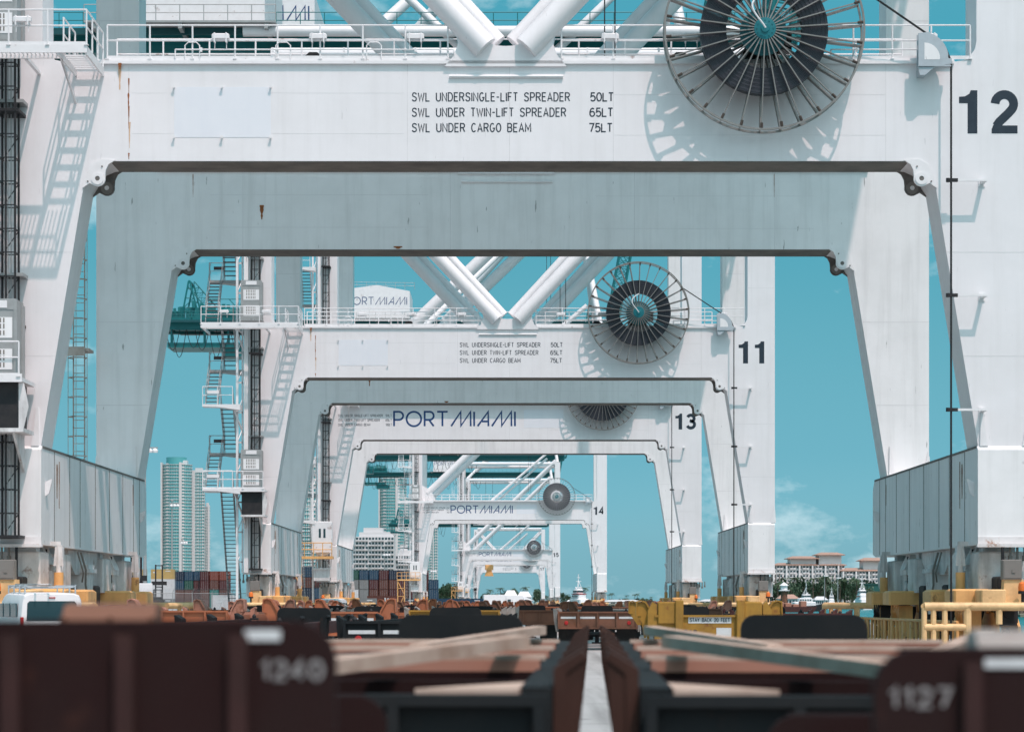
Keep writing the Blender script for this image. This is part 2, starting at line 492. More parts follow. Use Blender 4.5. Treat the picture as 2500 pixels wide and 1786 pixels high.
# ------------------------------------------------------------------ stroke lettering
def el(cx, cz, rx, rz, a0, a1, n=14):
    return [(cx+rx*math.cos(R(a0+(a1-a0)*i/n)), cz+rz*math.sin(R(a0+(a1-a0)*i/n))) for i in range(n+1)]
S_ = [(.57,.80),(.50,.94),(.30,1),(.12,.95),(.04,.78),(.10,.61),(.30,.53),(.50,.44),(.58,.25),(.49,.06),(.30,0),(.10,.05),(.02,.20)]
GL = {
 ' ': (.45, []), 'S': (.6,[S_]), 'W': (.8,[[(0,1),(.19,0),(.40,.85),(.61,0),(.8,1)]]),
 'L': (.5,[[(0,1),(0,0),(.5,0)]]), 'U': (.58,[[(0,1),(0,.28)]+el(.29,.28,.29,.28,180,360)+[(.58,1)]]),
 'N': (.58,[[(0,0),(0,1),(.58,0),(.58,1)]]), 'D': (.58,[[(0,0),(0,1),(.25,1)]+el(.25,.5,.33,.5,90,-90)+[(0,0)]]),
 'E': (.5,[[(.5,1),(0,1),(0,0),(.5,0)],[(0,.53),(.42,.53)]]), 'F': (.48,[[(.48,1),(0,1),(0,0)],[(0,.53),(.4,.53)]]),
 'R': (.58,[[(0,0),(0,1),(.3,1)]+el(.3,.75,.26,.25,90,-90)+[(0,.5)],[(.3,.5),(.58,0)]]),
 'P': (.56,[[(0,0),(0,1),(.3,1)]+el(.3,.73,.26,.27,90,-90)+[(0,.46)]]),
 'I': (.0,[[(0,0),(0,1)]]), 'T': (.56,[[(0,1),(.56,1)],[(.28,1),(.28,0)]]),
 'G': (.6,[el(.3,.5,.3,.5,50,320)+[(.6,.42),(.34,.42)]]), '-': (.35,[[(0,.48),(.35,.48)]]),
 'A': (.62,[[(0,0),(.31,1),(.62,0)],[(.1,.32),(.52,.32)]]), 'C': (.58,[el(.3,.5,.3,.5,45,315)]),
 'O': (.6,[el(.3,.5,.3,.5,90,450,24)]), '0': (.56,[el(.28,.5,.28,.5,90,450,24)]),
 'B': (.56,[[(0,0),(0,1),(.3,1)]+el(.3,.76,.23,.24,90,-90,8)+[(0,.52)],[(.3,.52)]+el(.3,.26,.26,.26,90,-90,8)+[(0,0)]]),
 'M': (.7,[[(0,0),(0,1),(.35,.25),(.7,1),(.7,0)]]), 'K': (.56,[[(0,0),(0,1)],[(.56,1),(0,.4)],[(.18,.58),(.56,0)]]),
 'Y': (.6,[[(0,1),(.3,.5),(.6,1)],[(.3,.5),(.3,0)]]),
 '1': (.3,[[(0,.78),(.16,.84),(.26,1),(.26,0)]]), '2': (.56,[[(.02,.70),(.06,.86)]+el(.29,.72,.26,.28,150,-20,10)+[(.46,.5),(.04,.05),(.04,.0),(.56,0)]]),
 '3': (.56,[el(.28,.75,.25,.25,160,-80,12)+[(.3,.52)]+el(.28,.27,.28,.27,85,-160,12)]),
 '4': (.6,[[(.44,0),(.44,1),(0,.3),(.6,.3)]]), '5': (.56,[[(.52,1),(.1,1),(.05,.52),(.2,.62)]+el(.28,.32,.28,.32,100,-150,12)]),
 '6': (.56,[el(.28,.3,.28,.3,90,450,16),[(.0,.3),(.02,.6),(.12,.88),(.32,1),(.5,.9)]]),
 '7': (.54,[[(0,1),(.54,1),(.2,0)]]), '8': (.56,[el(.28,.75,.23,.25,90,450,14),el(.28,.26,.28,.26,90,450,14)]),
 '9': (.56,[el(.28,.7,.28,.3,-90,270,16),[(.56,.7),(.54,.4),(.44,.12),(.24,0),(.06,.1)]]),
 't': (.4,[[(.16,.95),(.16,.12),(.24,0),(.4,.03)],[(0,.68),(.38,.68)]]), 'e': (.5,[[(.02,.36),(.5,.36)]+el(.26,.34,.24,.34,5,300,14)]),
 'x': (.5,[[(0,.68),(.5,0)],[(0,0),(.5,.68)]]),
 # wide slanted strokes of the harbour logo
 'm': (1.34,[[(0,0),(.66,1),(.67,0.02),(1.33,1),(1.34,0)]]), 'i': (.0,[[(0,1),(0,0)]]),
 'a': (.74,[[(0,0),(.72,1),(.74,0)],[(.30,.33),(.73,.33)]]),
 'p': (.62,[[(0,0),(0,1),(.34,1)]+el(.34,.72,.28,.28,90,-90)+[(0,.44)]]),
 'o': (1.0,[el(.5,.5,.5,.5,90,450,30)]), 'r': (.62,[[(0,0),(0,1),(.34,1)]+el(.34,.72,.28,.28,90,-90)+[(0,.44)],[(.30,.44),(.62,0)]]),
 'T2': (.72,[[(0,1),(.72,1)],[(.36,1),(.36,0)]]),
}
def ribbon(mb, pts, w, y, sw=None):
    pts2 = [pts[0]]
    for p in pts[1:]:
        if math.hypot(p[0]-pts2[-1][0], p[1]-pts2[-1][1]) > 1e-4: pts2.append(p)
    pts = pts2
    closed = len(pts) > 3 and math.hypot(pts[0][0]-pts[-1][0], pts[0][1]-pts[-1][1]) < 1e-3
    n = len(pts)
    L_, R_ = [], []
    for i in range(n):
        a = pts[i-1] if i > 0 else (pts[n-2] if closed else None)
        b = pts[i+1] if i < n-1 else (pts[1] if closed else None)
        p = pts[i]
        def nrm(q0, q1):
            dx, dz = q1[0]-q0[0], q1[1]-q0[1]; l = math.hypot(dx, dz)
            return (-dz/l, dx/l)
        if a is None: nx, nz = nrm(p, b); k = 1
        elif b is None: nx, nz = nrm(a, p); k = 1
        else:
            n1 = nrm(a, p); n2 = nrm(p, b)
            nx, nz = n1[0]+n2[0], n1[1]+n2[1]; l = math.hypot(nx, nz)
            if l < 0.25: nx, nz, k = n1[0], n1[1], 1
            else:
                nx /= l; nz /= l; k = min(1/max(0.3, nx*n1[0]+nz*n1[1]), 2.2)
        L_.append((p[0]+nx*w/2*k, y, p[1]+nz*w/2*k)); R_.append((p[0]-nx*w/2*k, y, p[1]-nz*w/2*k))
    vs_ = []
    for l, r in zip(L_, R_): vs_ += [l, r]
    mb.add(vs_, [(2*i, 2*i+1, 2*i+3, 2*i+2) for i in range(n-1)])
def text(mb, s_, x, z, h, width=None, stroke=0.1, y=0.0, gap=0.24, seq=None):
    """letters on the plane Y=y facing -Y, left x, base z, cap height h, squeezed to width"""
    seq = seq or list(s_)
    tot = sum(GL[c][0] for c in seq) + gap*(len(seq)-1)
    kx = (width/h/tot) if width else 1.0
    cx = 0.0; q = 0
    for c in seq:
        wd, st = GL[c]
        for pl in st:
            ribbon(mb, [(x+(cx+px)*kx*h, z+pz*h*(1-stroke)+stroke*h/2) for px, pz in pl], stroke*h, y-0.0004*(q % 5))
            q += 1
        cx += wd+gap
LOGO = ['p','o','r','T2','m','i','a','m','i']

# ------------------------------------------------------------------ the quay, rails, water
struct('ground', lambda m: m.prism([(-5000,-150),(20,-150),(20,1180),(-5000,1180)], -4.5, 0.0, 'z'), M['ground'])
def quay_kerb(m):
    m.prism([(19.4,0.0),(20.05,0.0),(20.05,0.22),(19.45,0.25)], -150, 1180)
struct('quay_kerb', quay_kerb, M['ground'])
struct('asphalt_lane', lambda m: m.box(16.6, 18.9, -150, 1180, -0.5, 0.004), M['asphalt'])
struct('water', lambda m: m.add([(-30000,-2000,-2.2),(30000,-2000,-2.2),(30000,50000,-2.2),(-30000,50000,-2.2)], [(0,1,2,3)]), M['water'])
for sx in (-1, 1):
    def rail(m, sx=sx):
        m.prism([(sx*15.24-0.09,-0.05),(sx*15.24+0.09,-0.05),(sx*15.24+0.05,0.05),(sx*15.24-0.05,0.05)], -150, 1180)
    struct('crane_rail', rail, M['dark'])

# ------------------------------------------------------------------ gantry cranes
def half_inner(top=15.2):
    # inner corner of the portal, right side, from the foot up to the underside of the beam
    return [(14.45,6.42),(13.14,14.42),(13.0,14.62),(12.9,14.86),(12.72,15.04),(12.45,15.16),(12.2,top)]
def frame_poly(H):
    r = half_inner()
    fil = [(14.4-0.62*(1-math.cos(R(a))), 18.27+0.62*(1-math.sin(R(a)))) for a in (0, 22, 45, 68, 90)]
    right_out = [(16.05,6.42),(16.05,H),(14.4,H)] + fil            # going up outside, down inside to the beam top
    outer = right_out
    left_in = [(-x, z) for x, z in reversed(fil)] + [(-14.4,H),(-16.05,H),(-16.05,6.42)]
    inner_left = [(-x, z) for x, z in r]
    inner_right = list(reversed(r))
    return outer + left_in + inner_left + inner_right

def lug(m, sx, y0, y1):
    px, pz, rr = 12.70, 14.66, 0.24
    pts = [(12.15,15.23),(12.36,15.10),(12.45,14.92)]
    pts += [(px+rr*math.cos(R(a)), pz+rr*math.sin(R(a))) for a in (165,190,215,240,265,285)]
    pts += [(12.95,14.52),(13.18,14.36),(13.06,14.75),(12.92,15.10),(12.6,15.26)]
    m.prism([(sx*x, z) for x, z in pts], y0, y1)
    for qx, qz in ((12.62,15.0),(13.0,14.6)):
        pass

def rail_run(m, pts, h=1.05, r=0.025, mids=(0.55,)):
    for k in (h,)+tuple(mids):
        m.path([(x,y,z+k) for x,y,z in pts], r, 5) if len(pts) > 2 else m.tube((pts[0][0],pts[0][1],pts[0][2]+k),(pts[1][0],pts[1][1],pts[1][2]+k), r, 6)
def posts_on(parent, p0, p1, n, mat, h=1.05, key='rail_post', each=True, r=0.028):
    p0 = Vector(p0); p1 = Vector(p1)
    for i in range(n):
        q = p0.lerp(p1, i/(n-1) if n > 1 else 0)
        add('post', key, lambda m: (m.tube((0,0,0),(0,0,h), r, 6), m.box(-.06,.06,-.06,.06,0,.02)), mat, parent, q)
def railing(parent, p0, p1, n, mat, lod, h=1.05, r=0.025):
    """one straight run of hand rail; near cranes carry every post as a piece"""
    def f(m):
        for k in (h, h*0.55):
            m.tube((p0[0],p0[1],p0[2]+k),(p1[0],p1[1],p1[2]+k), r, 6)
        m.box(min(p0[0],p1[0])-0.005, max(p0[0],p1[0])+0.005, min(p0[1],p1[1])-0.005, max(p0[1],p1[1])+0.005, p0[2], p0[2]+0.11)
        if lod:
            for i in range(n):
                q = Vector(p0).lerp(Vector(p1), i/(n-1))
                m.tube(q, q+Vector((0,0,h)), r*1.1, 5)
    o = add('handrail', ('hr',tuple(p0),tuple(p1),n,lod,r), f, mat, parent)
    if not lod:
        posts_on(o, p0, p1, n, mat, h)
    return o

def flood(parent, x, y, z):
    def f(m):
        m.bbox(-0.27,0.27,-0.09,0.09,0,0.15,0.03)
        m.box(-0.2,-0.16,-0.11,0.11,-0.12,0.17); m.box(0.16,0.2,-0.11,0.11,-0.12,0.17)
        m.tube((-0.18,0,-0.12),(-0.18,0,-0.3),0.012,5); m.tube((0.18,0,-0.12),(0.18,0,-0.3),0.012,5)
    o = add('floodlight', 'flood', f, M['white_small'], parent, (x,y,z))
    return o

def tread_fn(m):
    m.box(-0.37,0.37,-0.12,0.12,-0.02,0.02)
def flight(parent, x, y0, z0, y1, z1, lod, mat=None, width=0.74):
    """one stair flight running along Y"""
    n = max(3, int(round(abs(z1-z0)/0.235)))
    st = mat or M['galv']
    def f(m):
        for sx in (-1, 1):
            a = Vector((x+sx*width/2, y0, z0)); b = Vector((x+sx*width/2, y1, z1))
            d = (b-a); 
            m.add([a+Vector((-.02,0,-.11)),a+Vector((.02,0,-.11)),b+Vector((.02,0,-.11)),b+Vector((-.02,0,-.11)),
                   a+Vector((-.02,0,.11)),a+Vector((.02,0,.11)),b+Vector((.02,0,.11)),b+Vector((-.02,0,.11))],
                  [(0,3,2,1),(4,5,6,7),(0,1,5,4),(1,2,6,5),(2,3,7,6),(3,0,4,7)])
            m.tube(a+Vector((0,0,1.0)), b+Vector((0,0,1.0)), 0.02, 5)
            m.tube(a+Vector((0,0,0.55)), b+Vector((0,0,0.55)), 0.016, 5)
            for i in range(3):
                q = a.lerp(b, 0.04+0.46*i)
                m.tube(q, q+Vector((0,0,1.0)), 0.02, 5)
        if lod:
            for i in range(1, n):
                q = Vector((x,y0,z0)).lerp(Vector((x,y1,z1)), i/n)
                m.box(q.x-width/2, q.x+width/2, q.y-.12, q.y+.12, q.z-.02, q.z+.02)
    o = add('stair_flight', ('fl',x,y0,z0,y1,z1,lod,width), f, st, parent)
    if not lod:
        for i in range(1, n):
            q = Vector((x,y0,z0)).lerp(Vector((x,y1,z1)), i/n)
            add('tread', 'tread', tread_fn, M['tread'], o, q)
    return o

def mast(parent, x, y, z0, z1, lod, w=0.5, mat=None):
    """rack mast of the service lift: two dark rails with rungs and a lattice"""
    def f(m):
        for sx in (-1, 1):
            m.box(x+sx*w/2-.03, x+sx*w/2+.03, y-.03, y+.03, z0, z1)
            m.box(x+sx*w/2-.03, x+sx*w/2+.03, y+w-.03, y+w+.03, z0, z1)
        m.box(x-.05, x+.0, y-.07, y-.0, z0, z1)
        z = z0; k = 0
        while z < z1-0.7:
            m.tube((x-w/2,y,z),(x+w/2,y,z), 0.022, 4)
            m.tube((x-w/2,y+w,z),(x+w/2,y+w,z), 0.022, 4)
            m.tube((x-w/2,y,z),(x-w/2,y+w,z), 0.018, 4); m.tube((x+w/2,y,z),(x+w/2,y+w,z), 0.018, 4)
            if k % 2 == 0: m.tube((x-w/2,y+w,z),(x+w/2,y+w,z+0.72), 0.018, 4)
            if k % 9 == 0: m.box(x-w/2-.12, x+w/2+.12, y-.06, y+w+.5, z-.04, z+.05)
            z += 0.72; k += 1
    return add('lift_mast', ('mast',x,y,z0,z1,w), f, mat or M['dark'], parent)

def reel(parent, lod, cx=7.75, cz=19.0, yf=-1.0, dense=False):
    ns = 30 if not dense else 38
    Rr = 3.03
    o = add('cable_reel', ('reel',cx,cz,yf), lambda m: (m.ring((cx,cz), Rr-0.03, Rr+0.03, yf-0.06, yf+0.0, 72), m.ring((cx,cz), Rr-0.03, Rr+0.03, yf+0.46, yf+0.52, 72)), M['spoke'], parent)
    def spoke(m):
        # flat bar from the hub to the rim, local +X; the tip carries a clamp
        m.add([(0.30,-0.16,-0.018),(Rr,-0.03,-0.016),(Rr,0.03,-0.016),(0.30,-0.03,-0.018),
               (0.30,-0.16,0.018),(Rr,-0.03,0.016),(Rr,0.03,0.016),(0.30,-0.03,0.018)],
              [(0,3,2,1),(4,5,6,7),(0,1,5,4),(1,2,6,5),(2,3,7,6),(3,0,4,7)])
        m.add([(0.30,0.50,-0.02),(Rr,0.30,-0.02),(Rr,0.54,-0.02),(0.30,0.80,-0.02),
               (0.30,0.50,0.02),(Rr,0.30,0.02),(Rr,0.54,0.02),(0.30,0.80,0.02)],
              [(0,3,2,1),(4,5,6,7),(0,1,5,4),(1,2,6,5),(2,3,7,6),(3,0,4,7)])
    def tips(m):
        for i in range(ns):
            a = 2*math.pi*(i+0.35)/ns; ca, sa = math.cos(a), math.sin(a)
            c = Vector((cx+ca*(Rr-0.1), yf-0.03, cz+sa*(Rr-0.1)))
            m.tube(c-Vector((ca,0,sa))*0.09, c+Vector((ca,0,sa))*0.07, 0.045, 6)
    if lod:
        def all_sp(m):
            t = MB(); spoke(t)
            for i in range(ns):
                a = 2*math.pi*(i+0.35)/ns; ca, sa = math.cos(a), math.sin(a)
                m.add([(cx+x*ca-z*sa*0.9, yf+y, cz+x*sa+z*ca*0.9) for x,y,z in t.v], t.f)
        add('spoke_wheel', ('spw',cx,cz,yf,ns), all_sp, M['white_small'], o)
    else:
        for i in range(ns):
            a = 2*math.pi*(i+0.35)/ns
            s_ = add('spoke', 'spoke', spoke, M['spoke'], o, (cx,yf,cz))
            s_.rotation_euler = (0, -a, 0)
    add('spoke_clamps', ('tips',cx,cz,yf,ns), tips, M['spoke_tip'], o)
    r0, r1 = (1.16, 1.95) if not dense else (1.0, 2.26)
    def coil(m):
        n = 19
        for i in range(n):
            ra = r0+(r1-r0)*i/n; rb = r0+(r1-r0)*(i+0.86)/n
            jit = 0.01*math.sin(i*2.1)
            m.ring((cx,cz), ra, rb, yf+0.04+jit, yf+0.40+jit, 64)
        if dense:
            m.ring((cx,cz), r0, r1, yf+0.42, yf+0.46, 64)
    add('cable_coil', ('coil',cx,cz,yf,dense), coil, M['coil'], o)
    def hub(m):
        m.lathe([(0.0,yf-0.22),(0.12,yf-0.22),(0.14,yf-0.19),(0.33,yf-0.17),(0.35,yf-0.10),(0.35,yf-0.02)], (cx,0,cz), 'y', 28)
        m.lathe([(0.72,yf+0.30),(0.72,yf+0.42),(0.4,yf+0.9),(0.4,yf+1.1)], (cx,0,cz), 'y', 32)
        for i in range(12):
            a = 2*math.pi*i/12
            m.tube((cx+0.25*math.cos(a),yf-0.20,cz+0.25*math.sin(a)),(cx+0.25*math.cos(a),yf-0.16,cz+0.25*math.sin(a)),0.02,6)
    add('hub', ('hub',cx,cz,yf), hub, M['teal_hub'], o)
    def hose(m):
        pts = []
        for i in range(13):
            t = i/12
            pts.append((cx-0.75*math.sin(t*2.2)*(1-t)*1.2, yf-0.30-0.12*math.sin(t*3.1), cz+1.1*(1-t)-0.02))
        m.path(pts, 0.03, 6)
    add('pipe', ('hose',cx,cz,yf), hose, M['white_small'], o)
    def support(m):
        m.box(cx-0.55, cx+0.55, yf+1.1, 1.2, cz-0.73+0.02, cz-0.35)
        m.prism([(cx-0.5,cz-0.35),(cx+0.5,cz-0.35),(cx+0.3,cz+0.45),(cx-0.3,cz+0.45)], yf+0.9, yf+1.5)
        m.box(cx+0.35, cx+0.95, yf+1.0, yf+1.7, cz-0.35, cz+0.15)
    add('drive_unit', ('rsup',cx,cz,yf), support, M['dark'], o)
    return o

def bogie_side(root, sx, lod):
    """everything that carries one sill: equalisers, four bogies, bumper cages, tie-downs"""
    X = 15.24*sx
    inn = -sx                                  # direction of the inner side
    def eq(m, yc):
        m.prism([(yc-2.1,1.75),(yc-1.0,1.45),(yc+1.0,1.45),(yc+2.1,1.75),(yc+2.1,2.15),(yc+0.55,3.0),(yc-0.55,3.0),(yc-2.1,2.15)], X-0.42, X+0.42, 'x')
        m.box(X-0.62, X+0.62, yc-0.62, yc+0.62, 2.62, 2.8)
        m.lathe([(0.22,X-0.56),(0.22,X+0.56)], (0,yc,2.2), 'x', 14)
    for yc in (2.45, 14.35):
        e = add('equaliser_beam', ('eq',sx,yc), lambda m, yc=yc: eq(m, yc), M['white_dirty'], root)
    def main(m):
        m.prism([(7.0,2.55),(10.0,2.55),(11.2,3.1),(11.2,3.37),(5.8,3.37),(5.8,3.1)], X-0.5, X+0.5, 'x')
        m.prism([(X-0.66,1.2),(X+0.66,1.2),(X+0.78,2.9),(X-0.78,2.9)], 7.9, 9.1)
        m.box(X-0.84, X+0.84, 7.8, 9.2, 2.62, 2.76)
    add('main_equaliser', ('meq',sx), main, M['white_dirty'], root)
    for yc in (2.45, 14.35):
        add('pivot_bracket', ('pbr',sx), lambda m: m.prism([(X-0.66,2.8),(X+0.66,2.8),(X+0.4,3.38),(X-0.4,3.38)], -0.5, 0.5), M['white_dirty'], root, (0,yc,0))
    # the panelled boxes that hang below the sill
    for yc, w_ in ((0.95,1.4),(4.4,1.5),(12.0,1.6),(16.6,1.6)):
        add('hanging_box', ('hb',sx,yc), lambda m, yc=yc, w_=w_: (m.bbox(X-0.72, X+0.72, yc-w_/2, yc+w_/2, 1.95, 3.18, 0.05), m.box(X-0.5,X+0.5,yc-0.3,yc+0.3,3.18,3.38)), M['white_dirty'], root)
    for yc, dx, hh in ((-0.1,0.0,1.5),(2.6,0.35,1.0),(6.3,0.3,1.3),(10.6,0.3,1.3),(14.4,0.35,1.0)):  # added dark boxes standing in for the shaded gaps under the sill
        add('dark_gap_box', ('dgap',sx,yc), lambda m: (m.bbox(X+inn*dx-0.32,X+inn*dx+0.32,yc-0.5,yc+0.5,0.9,0.9+hh,0.05), m.tube((X+inn*dx,yc-0.7,1.3),(X+inn*dx,yc+0.7,1.3),0.16,10), m.tube((X+inn*(dx+0.1),yc-0.2,0.9+hh),(X+inn*(dx+0.1),yc-0.2,3.3),0.05,6)), M['dark'], root)
    def wheel(m):
        m.lathe([(0.0,-0.08),(0.31,-0.08),(0.31,-0.05),(0.34,-0.05),(0.34,0.05),(0.40,0.05),(0.40,0.09),(0.0,0.09)], (0,0,0), 'x', 20)
    for k, yc in enumerate((0.5, 4.3, 12.4, 16.3)):
        b = add('bogie', ('bog',sx), lambda m: (m.prism([(-1.25,0.32),(1.25,0.32),(1.25,0.85),(0.6,1.3),(-0.6,1.3),(-1.25,0.85)], X-0.36, X-0.28, 'x'),
                                                 m.prism([(-1.25,0.32),(1.25,0.32),(1.25,0.85),(0.6,1.3),(-0.6,1.3),(-1.25,0.85)], X+0.28, X+0.36, 'x'),
                                                 m.box(X-0.30,X+0.30,-0.5,0.5,0.85,1.25), m.tube((X-0.45,0,1.45),(X+0.45,0,1.45),0.2,12)),
                M['yellow'], root, (0,yc,0))
        for dy in (-0.75, 0.75):
            add('wheel', 'cwheel', wheel, M['dark'], b, (X,dy,0.42))
        def cover(m):
            x0, x1 = sorted((X+inn*0.5, X+inn*1.62))
            m.bbox(x0, x1, -0.95, 0.35, 1.52, 2.02, 0.06)
            m.bbox(min(X+inn*0.5,X+inn*1.5), max(X+inn*0.5,X+inn*1.5), 0.40, 1.25, 1.52, 2.0, 0.06)
        add('motor_cover', ('cov',sx), cover, M['yellow'], b)
        def gear(m):
            x0 = X+inn*0.95
            m.box(x0-0.25, x0+0.25, -0.55, 0.3, 0.55, 1.5)
            m.tube((x0,-0.1,0.5),(x0+inn*0.4,-0.1,0.5),0.24,12)
            m.tube((x0,0.55,0.95),(x0+inn*0.35,0.55,0.95),0.2,10)
            for t in range(4):
                m.path([(x0+inn*(0.3+0.03*t), -0.7+0.28*t, 1.52),(x0+inn*0.4,-0.65+0.28*t,1.25),(x0+inn*0.3,-0.3+0.25*t,0.95),(x0,0.1+0.1*t,0.85)],0.028,5)
        add('drive_gear', ('gear',sx), gear, M['dark'] if k % 2 else M['yellow'], b)
    # side guards
    def guard(m):
        xg = X+inn*1.55
        for z in (0.22, 1.0):
            m.tube((xg,-0.6,z),(xg,18.4,z),0.05,6)
        y = -0.6
        while y < 18.5:
            m.tube((xg,y,0.15),(xg,y,1.0),0.05,6)
            if int(y*10) % 3 == 0: m.box(xg-0.03,xg+0.03,y,y+0.35,0.2,0.95)
            y += 0.78
        m.box(min(xg,X),max(xg,X),-0.8,18.6,0.12,0.2)
    add('wheel_guard', ('guard',sx), guard, M['yellow'], root)
    # bumper cages at both ends
    for yb, sgn in ((-1.9,-1),(19.8,1)):
        def cage(m):
            xi = X+inn*2.8; xo = X-inn*0.9
            m.tube((xi,0,1.48),(xo,0,1.48),0.13,10)
            m.tube((xo,0,1.48),(xo,0.9,1.15),0.12,10)
            m.tube((xi,0,1.48),(xi+(-inn)*0.9,1.4,1.48),0.11,10)
            m.tube((xi,0,0.86),(xi-inn*1.32,0,0.86),0.11,10)
            m.tube((xi,0,0.2),(xi-inn*1.32,0,0.2),0.12,10)
            for k in (0.0,0.28,0.62):
                m.tube((xi-inn*k,0,0.15),(xi-inn*k,0,1.45),0.085,9)
            m.tube((xi-inn*1.3,0,0.5),(xi-inn*1.3,0,1.45),0.12,9)
            m.tube((xi-inn*2.25,0,0.95),(xi-inn*2.25,0,1.45),0.1,9)
            m.box(min(xi,xi-inn*0.9),max(xi,xi-inn*0.9),-0.1,0.55,0.05,0.14)
        c = add('bumper_cage', ('cage',sx), cage, M['yellow_clean'], root, (0,yb,0))
        if sgn > 0: c.scale = (1,-1,1)
    # front post with cabinet and beacon
    def post(m):
        xc = X-inn*0.0
        m.prism([(xc-0.30,1.5),(xc+0.36,1.5),(xc+0.32,2.3),(xc-0.26,2.3)], -1.3, -0.9)
        m.box(xc-0.3,xc+0.5,-1.75,-1.0,1.35,1.5)
        m.bbox(X+inn*0.62-0.38,X+inn*0.62+0.38,-1.5,-0.5,1.55,2.0,0.04)
    add('front_post', ('fpost',sx), post, M['yellow_clean'], root)
    xc = X-inn*0.0
    add('cabinet', ('cab',sx), lambda m: (m.bbox(xc-0.32,xc+0.26,-1.35,-1.0,2.3,2.9,0.02), m.box(xc-0.28,xc+0.22,-1.365,-1.35,2.34,2.84), m.box(xc-0.05,xc+0.05,-1.39,-1.36,2.5,2.6)), M['cabinet'], root)
    xb = X-inn*0.22
    bc = add('beacon', ('bea',sx), lambda m: m.lathe([(0.13,1.95),(0.14,2.05),(0.12,2.18),(0.05,2.23),(0.0,2.235)], (xb,-1.62,0), 'z', 14), M['beacon'], root)
    add('beacon_base', ('beab',sx), lambda m: (m.lathe([(0.14,1.86),(0.14,1.95)], (xb,-1.62,0), 'z', 14), m.tube((xb,-1.62,1.45),(xb,-1.62,1.86),0.05,8)), M['dark'], bc)
    # storm tie-downs on the inner side, with the hose discs beside them
    for yt in (1.4, 16.0):
        def tie(m, yt=yt):
            xt = X+inn*1.06
            m.tube((xt,yt,0.35),(xt,yt,2.55),0.15,12)
            m.tube((xt,yt,1.72),(xt,yt,1.8),0.24,12)
            m.box(min(xt,xt-inn*0.5),max(xt,xt-inn*0.5),yt-0.06,yt+0.06,1.72,1.82)
        t_ = add('tie_down_post', ('tie',sx,yt), tie, M['yellow'], root)
        add('turnbuckle', ('tb',sx,yt), lambda m, yt=yt: (m.tube((X+inn*1.06,yt,2.5),(X+inn*1.06,yt,3.42),0.08,8), m.box(min(X+inn*0.8,X+inn*1.14),max(X+inn*0.8,X+inn*1.14),yt-0.07,yt+0.07,3.39,3.52), m.prism([(X+inn*1.06-0.16,2.75),(X+inn*1.06+0.16,2.75),(X+inn*1.06+0.1,3.4),(X+inn*1.06-0.1,3.4)], yt-0.05, yt+0.05)), M['white_dirty'], t_)
        add('anchor_rod', ('anr',sx,yt), lambda m, yt=yt: m.tube((X+inn*1.06,yt,0.0),(X+inn*1.06,yt,0.4),0.07,8), M['dark'], t_)
        def disc(m, yt=yt):
            xt = X+inn*1.0
            m.lathe([(0.0,xt-0.08),(0.52,xt-0.08),(0.55,xt-0.05),(0.50,xt),(0.38,xt),(0.36,xt+0.04),(0.25,xt+0.04),(0.22,xt+0.07),(0.0,xt+0.07)], (0,yt+0.85,2.65), 'x', 28)
            m.box(xt-0.05,xt+0.05,yt+0.75,yt+0.95,2.9,3.4)
        add('hose_disc', ('disc',sx,yt), disc, M['white_dirty'], root)
    if not lod:
        def pipes(m):
            for i in range(5):
                xx = X-inn*(0.2+0.22*i)
                m.tube((xx,0.0,3.36),(xx,0.0,2.95-0.1*(i%2)),0.04,8)
                m.lathe([(0.07,2.88-0.1*(i%2)),(0.07,3.05-0.1*(i%2))],(xx,0.0,0),'z',10)
            m.path([(X-inn*0.3,0.0,2.9),(X-inn*0.25,-0.3,2.5),(X-inn*0.3,-0.6,2.2),(X-inn*0.2,-0.9,2.0)],0.03,6)
            m.path([(X+inn*0.7,7.0,3.3),(X+inn*0.85,7.1,2.7),(X+inn*0.8,7.3,2.2),(X+inn*0.9,7.4,1.6)],0.04,6)
            m.path([(X+inn*0.7,6.4,3.3),(X+inn*0.9,6.4,2.6),(X+inn*0.8,6.7,2.3)],0.03,6)
        add('hose', ('pips',sx), pipes, M['cabinet'], root)

def catenary(m, p0, p1, sag, r=0.05, n=10):
    p0 = Vector(p0); p1 = Vector(p1)
    m.path([p0.lerp(p1, i/n)-Vector((0,0,sag*4*(i/n)*(1-i/n))) for i in range(n+1)], r, 5)

def lattice(m, p0, p1, side, n, r, r2):
    """square lattice boom of width side between p0 and p1 (in an XZ plane)"""
    p0 = Vector(p0); p1 = Vector(p1); d = (p1-p0).normalized()
    u = Vector((0,1,0)); w = d.cross(u)
    cs = [u*side*a+w*side*b for a, b in ((-.5,-.5),(.5,-.5),(.5,.5),(-.5,.5))]
    for c in cs: m.tube(p0+c, p1+c, r, 6)
    for i in range(n):
        a = p0.lerp(p1, i/n); b = p0.lerp(p1, (i+1)/n)
        for k in range(4):
            c0, c1 = cs[k], cs[(k+1)%4]
            m.tube(a+c0, a+c1, r2, 4); m.tube(a+c0, b+c1, r2, 4)

